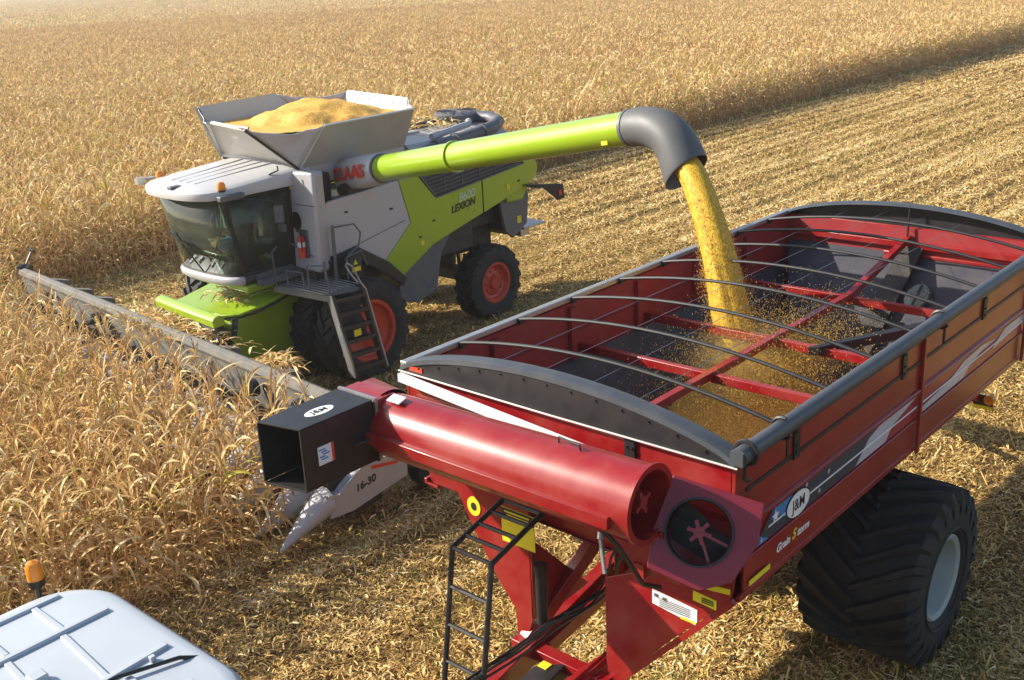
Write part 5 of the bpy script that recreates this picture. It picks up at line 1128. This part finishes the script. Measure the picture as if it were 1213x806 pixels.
        if s<0:
            o=text('16-30','size_lettering',.15,TXK,ed,Mh@frame((-.62,y-.034,.66),(1,0,.18),(-.18,0,1)),.002,.004,.2)
            m=MB(); m.prism([(-.50,.88),(-.05,.80),(-.05,.76),(-.50,.83)],'y',y-.038,y-.031); hb(m,'red_stripe',TXR,ed)
        m=MB(); m.box((-.98,y-s*.16,.78),(.30,.12,.20)); m.tube([(-.7,y-s*.16,.85),(-1.0,y-s*.16,.55)],.06,8); hb(m,'row_gearbox',BLACK,hd)
    m=MB(); m.tube([(.1,y1-.05,1.36),(.05,y1+.05,1.40),(-.1,y1+.05,1.36)],.11,10); m.tube([(0,y1,1.4),(.25,y1+.1,1.72)],.02,6); m.box((.25,y1+.1,1.74),(.05,.3,.05)); m.build_=None; hb(m,'far_end_lamp_arm',BLACK,hd)
    m=MB(); m.lathe([(-.10,.01),(-.10,.30),(.12,.32),(.12,.01)],(.75,y0+.25,.34),'y',20,True); m.beam((.1,y0+.25,.6),(.75,y0+.25,.36),.08,.1); hb(m,'gauge_wheel',RUBBER,hd)
comb_out={}
build_combine()
# driver ---------------------------------------------------------------------------
def skinned(name,joints,edges,radii,mat,sub=1,parent=None,root=0):
    me=bpy.data.meshes.new(name); me.from_pydata(joints,edges,[]); o=bpy.data.objects.new(name,me); COL.objects.link(o)
    sk=o.modifiers.new('skin','SKIN'); 
    for i,r_ in enumerate(radii): me.skin_vertices[0].data[i].radius=(r_,r_) if not isinstance(r_,tuple) else r_
    me.skin_vertices[0].data[root].use_root=True
    s_=o.modifiers.new('sub','SUBSURF'); s_.levels=sub; s_.render_levels=sub+1
    me.materials.append(mat); me.shade_smooth()
    dg=bpy.context.evaluated_depsgraph_get(); m2=bpy.data.meshes.new_from_object(o.evaluated_get(dg)); bpy.data.objects.remove(o)
    m2.materials.clear(); m2.materials.append(mat); m2.shade_smooth(); o=bpy.data.objects.new(name,m2); COL.objects.link(o)
    if parent:o.parent=parent
    return o
def driver():
    cx,cy=5.769-1.12,11.325+.05
    def W(p): return (p[0]+cx,p[1]+cy,p[2])
    # seated, facing -x, hands on the wheel at (-.5, 0, 2.85)
    J=[(0,0,2.60),(-.02,0,2.78),(0,0,2.98),(.02,0,3.10),(.0,0,3.17),(-.02,0,3.28),(-.02,0,3.38)]
    J+=[(0,-.10,2.58),(-.42,-.13,2.62),(-.46,-.14,2.38),(-.50,-.14,2.24),(-.64,-.15,2.22)]
    J+=[(0,.10,2.58),(-.42,.13,2.62),(-.46,.14,2.38),(-.50,.14,2.24),(-.64,.15,2.22)]
    J+=[(.0,-.19,3.05),(-.12,-.24,2.82),(-.34,-.19,2.84),(-.42,-.17,2.87),(.0,.19,3.05),(-.12,.24,2.82),(-.34,.19,2.84),(-.42,.17,2.87)]
    E=[(0,1),(1,2),(2,3),(3,4),(4,5),(5,6),(0,7),(7,8),(8,9),(9,10),(10,11),(0,12),(12,13),(13,14),(14,15),(15,16),(2,17),(17,18),(18,19),(19,20),(2,21),(21,22),(22,23),(23,24)]
    Rr=[.14,.13,.15,.09,.052,.085,.075,.10,.075,.055,.045,.04,.10,.075,.055,.045,.04,.07,.05,.04,.03,.07,.05,.04,.03]
    b=skinned('person',[W(p) for p in J],E,Rr,SKIN,1)
    tag(b,'driver in a pale blue shirt, jeans and cap seated at the wheel of the combine','person')
    def part(name,idx,ed,rr,mat): 
        k={j:i for i,j in enumerate(idx)}; return skinned(name,[W(J[j]) for j in idx],[(k[a],k[c]) for a,c in ed],rr,mat,1,b)
    part('shirt',[0,1,2,3,17,18,21,22],[(0,1),(1,2),(2,3),(2,17),(17,18),(2,21),(21,22)],[.15,.145,.165,.10,.082,.062,.082,.062],CLOTH_S)
    part('jeans',[0,7,8,9,10,12,13,14,15],[(0,7),(7,8),(8,9),(9,10),(0,12),(12,13),(13,14),(14,15)],[.15,.112,.088,.068,.06,.112,.088,.068,.06],CLOTH_B)
    m=MB(); c=Vector(W((-.02,0,3.37))); m.lathe([(0,.10),(.05,.098),(.09,.07),(.11,.02),(.11,.001),(0,.001)],c,'z',20,True); m.prism([(-.20,-.06),(-.22,0),(-.20,.06),(-.06,.09),(-.06,-.09)],'z',c.z,c.z+.012); 
    for i in range(len(m.v)-10,len(m.v)): m.v[i]=(m.v[i][0]+c.x,m.v[i][1]+c.y,m.v[i][2])
    m.build('cap',CAPM,b,smooth=50)
    # simple face: nose, eyes, ears, mouth
    h=Vector(W((-.105,0,3.30)))
    m=MB(); m.tube([h+Vector((0,0,.03)),h+Vector((-.025,0,-.012))],[.010,.016],6); [m.tube([Vector(W((-.02,s*.088,3.32))),Vector(W((-.0,s*.098,3.27)))],.018,6) for s in (-1,1)]; m.build('nose_and_ears',SKIN,b)
    m=MB(); [m.tube([h+Vector((.004,s*.034,.03)),h+Vector((-.004,s*.034,.03))],.010,8) for s in (-1,1)]; m.box(h+Vector((.002,0,-.045)),(.01,.05,.008)); m.build('eyes_and_mouth',TXK,b)
    # hands on the wheel
    for s in (-1,1):
        for k in range(5):
            y=s*(.155+.014*(k-2)) if k else s*.13; z=2.875+.006*k
            m=MB(); p=Vector(W((-.43,y,z))); m.tube([p,p+Vector((-.045,0,.012)),p+Vector((-.075,0,-.010)),p+Vector((-.07,0,-.035))] if k else [p,p+Vector((-.03,-s*.02,-.01)),p+Vector((-.06,-s*.022,-.02))],[.011,.010,.009,.007] if k else [.012,.011,.008],6); m.build('finger',SKIN,b)
driver()
# grain in the combine's tank
def tz(x,y):
    r2=((x-1.0)/1.6)**2+((y-.05)/1.35)**2
    return max(4.62,4.98-.40*min(r2,1.6)**.8+nz(x,y,2.3,.08)+nz(x+9,y,9,.014)-.035*abs(math.sin(3*x+y)))
ox,oy=5.769,11.325
def poly_in(x,y,P):
    c=False;n=len(P)
    for i in range(n):
        (x1,y1),(x2,y2)=P[i],P[(i+1)%n]
        if (y1>y)!=(y2>y) and x<(x2-x1)*(y-y1)/(y2-y1)+x1: c=not c
    return c
RIM=[(-.22,-1.48),(1.95,-1.46),(2.42,-.62),(2.35,.85),(1.15,1.46),(-.48,1.40),(-.84,.38),(-1.06,-.88)]
tg=heap('grain_heap',lambda x,y:poly_in(x-ox,y-oy,RIM),lambda x,y:tz(x-ox,y-oy),ox-1.6,ox+2.8,oy-1.8,oy+1.8,.04,'')
tag(tg,'golden mound of shelled corn filling the open tank of the combine','grain heap')
# crop debris lying on the header
def debris(name,cx,cy,cz,sx,sy,n,label,rot=0):
    o=Soup()
    for _ in range(n):
        a=rng.normal(0,1,2)*.5; x=cx+a[0]*sx; y=cy+a[1]*sy; z=cz+rng.uniform(0,.16)*math.exp(-(a@a)); az=rng.uniform(0,6.28)
        ribbon(o,np.array([x,y,z]),az,rng.uniform(.1,.4),rng.uniform(.015,.05),rng.uniform(-.2,.6),rng.uniform(.3,1.4),rng.normal(0,.6),rng.uniform(.3,.95),4)
    me=o.mesh(name,CORN); q=bpy.data.objects.new(name,me); COL.objects.link(q); tag(q,label,None,None,'stuff'); return q
debris('crop_debris',ox-2.62,oy+.3,1.30,.35,1.6,900,'torn husks and leaves piled on the middle of the header')
debris('crop_debris',ox-1.5,oy-.2,1.66,.45,.6,90,'scraps of leaf on the green cover in front of the cab')
debris('crop_debris',ox+4.0,oy+.1,4.04,1.0,.6,160,'chaff lying on the engine deck of the combine')
debris('crop_debris',ox-2.45,oy-2.6,1.12,.25,.5,160,'husks caught behind the header beam')
# ================= FALLING GRAIN =================
def stream():
    mouth=comb_out['mouth']
    # ballistic centreline in the cart's frame, from mouth down to the heap
    P=[mouth+Vector((.02,.10,.22))]
    tgt=Vector((4.12,.42,2.25)); n=26; pts=[]
    v=comb_out['dir']
    p0=mouth+Vector((.02,.08,.15))
    for i in range(n+1):
        t=i/n; z=lerp(p0.z,tgt.z,t**1.25); h=t**.75; pts.append(Vector((lerp(p0.x,tgt.x,h),lerp(p0.y,tgt.y,h),z)))
    m=MB(); vs=[];k=40; rings=[]
    for i,p in enumerate(pts):
        t=i/n; d=(pts[min(i+1,n)]-pts[max(i-1,0)]).normalized(); u=d.cross(Vector((1,0,0))).normalized(); w_=d.cross(u).normalized(); r=lerp(.165,.27,t**1.3)
        for j in range(k):
            a=2*PI*j/k; rr=r*(1+.12*noise.noise(Vector((math.cos(a)*2.2,math.sin(a)*2.2,p.z*.9)))+.05*noise.noise(Vector((math.cos(a)*8,math.sin(a)*8,p.z*1.0)))+(.05*noise.noise(Vector((math.cos(a)*4,math.sin(a)*4,p.z*4))) if t>.5 else 0))
            vs.append(p+u*math.cos(a)*rr*.95+w_*math.sin(a)*rr)
    m.add(vs,[(i*k+j,i*k+(j+1)%k,(i+1)*k+(j+1)%k,(i+1)*k+j) for i in range(n) for j in range(k)]+[tuple(range(k))])
    o=m.build('grain_stream',GRAINS,None,smooth=180); tag(o,'thick golden stream of corn pouring from the spout into the cart',None,None,'stuff')
    # loose kernels around the stream and splashing over the braces
    N=9000; q=rng.random(N); V=[];Q=[];T=[]
    t=rng.random(N)**.8
    C_=np.array([[*pts[min(n,int(x*n))]] for x in t]); rad=.150+.12*t**1.3+np.abs(rng.normal(0,1,N))*(.012+.20*t**3); an=rng.uniform(0,2*PI,N)
    A=C_+np.stack([np.cos(an)*rad,np.sin(an)*rad,rng.uniform(-.05,.05,N)],1)
    Nb=42000; c=np.array([4.05,.35,2.72]); dirs=rng.normal(0,1,(Nb,3)); B=c+dirs*np.array([.95,.55,.30])*rng.random((Nb,1))**.5*np.array([1,1,1])
    B[:,0]+=.45*(rng.random(Nb)-.3); B[:,1]-=.4*rng.random(Nb); B[:,2]=np.maximum(B[:,2],2.25)
    B=B[(np.abs(B[:,1])<1.65)&(B[:,0]>.3)&(B[:,0]<7.2)&(B[:,2]<3.75)]
    A=np.concatenate([A,B]); M_=len(A); s=rng.uniform(.0025,.0052,M_)
    base=np.array([(1,0,0),(-1,0,0),(0,1,0),(0,-1,0),(0,0,1),(0,0,-1)],float); F=np.array([(0,2,4),(2,1,4),(1,3,4),(3,0,4),(2,0,5),(1,2,5),(3,1,5),(0,3,5)])
    VV=(A[:,None,:]+base[None]*s[:,None,None]*np.array([1,1,2.2])).reshape(-1,3); FF=(F[None]+np.arange(M_)[:,None,None]*6).reshape(-1,3)
    me=bpy.data.meshes.new('flying_kernels'); me.from_pydata(VV.tolist(),[],FF.tolist()); me.materials.append(KERN); o=bpy.data.objects.new('flying_kernels',me); COL.objects.link(o); tag(o,'loose corn kernels scattering around the foot of the falling stream',None,None,'stuff')
stream()
def dust():
    m=MB(); V=[];n=20
    for i in range(1,11):
        for j in range(n):
            a=PI*i/11-PI/2; b=2*PI*j/n; V.append((3.95+1.25*math.cos(a)*math.cos(b),.35+.85*math.cos(a)*math.sin(b),2.72+.55*math.sin(a)))
    m.add(V,[(i*n+j,i*n+(j+1)%n,(i+1)*n+(j+1)%n,(i+1)*n+j) for i in range(9) for j in range(n)]+[tuple(range(n))[::-1],tuple(range(9*n,10*n))])
    mt=bpy.data.materials.new('grain_dust'); mt.use_nodes=True; t=mt.node_tree; N=t.nodes; L=t.links; N.remove(N['Principled BSDF'])
    v=N.new('ShaderNodeVolumePrincipled'); v.inputs['Color'].default_value=(.80,.62,.34,1); v.inputs['Anisotropy'].default_value=.2
    tc=N.new('ShaderNodeTexCoord'); mp=N.new('ShaderNodeMapping'); mp.inputs['Location'].default_value=(-3.95/1.25,-.35/.85,-2.72/.55); mp.inputs['Scale'].default_value=(1/1.25,1/.85,1/.55)
    L.new(tc.outputs['Object'],mp.inputs[0]); ln=N.new('ShaderNodeVectorMath'); ln.operation='LENGTH'; L.new(mp.outputs[0],ln.inputs[0])
    mr=N.new('ShaderNodeMapRange'); mr.interpolation_type='SMOOTHSTEP'; mr.inputs[1].default_value=1.0; mr.inputs[2].default_value=.1; mr.inputs[3].default_value=0; mr.inputs[4].default_value=1.1; L.new(ln.outputs['Value'],mr.inputs[0]); L.new(mr.outputs[0],v.inputs['Density'])
    L.new(v.outputs[0],N['Material Output'].inputs['Volume']); o=m.build('grain_dust',mt,None); tag(o,'golden dust hanging over the falling corn inside the cart',None,None,'stuff')
dust()

# ---------------- air ----------------
def haze():
    m=MB(); m.box((600,600,14),(2400,2400,30)); mt=bpy.data.materials.new('haze'); mt.use_nodes=True; t=mt.node_tree; N=t.nodes; N.remove(N['Principled BSDF'])
    v=N.new('ShaderNodeVolumePrincipled'); v.inputs['Color'].default_value=(1,.95,.90,1); v.inputs['Density'].default_value=.00065; v.inputs['Anisotropy'].default_value=.3
    t.links.new(v.outputs[0],N['Material Output'].inputs['Volume']); o=m.build('haze',mt,None,smooth=0); tag(o,None,None,None,'stuff')
haze()
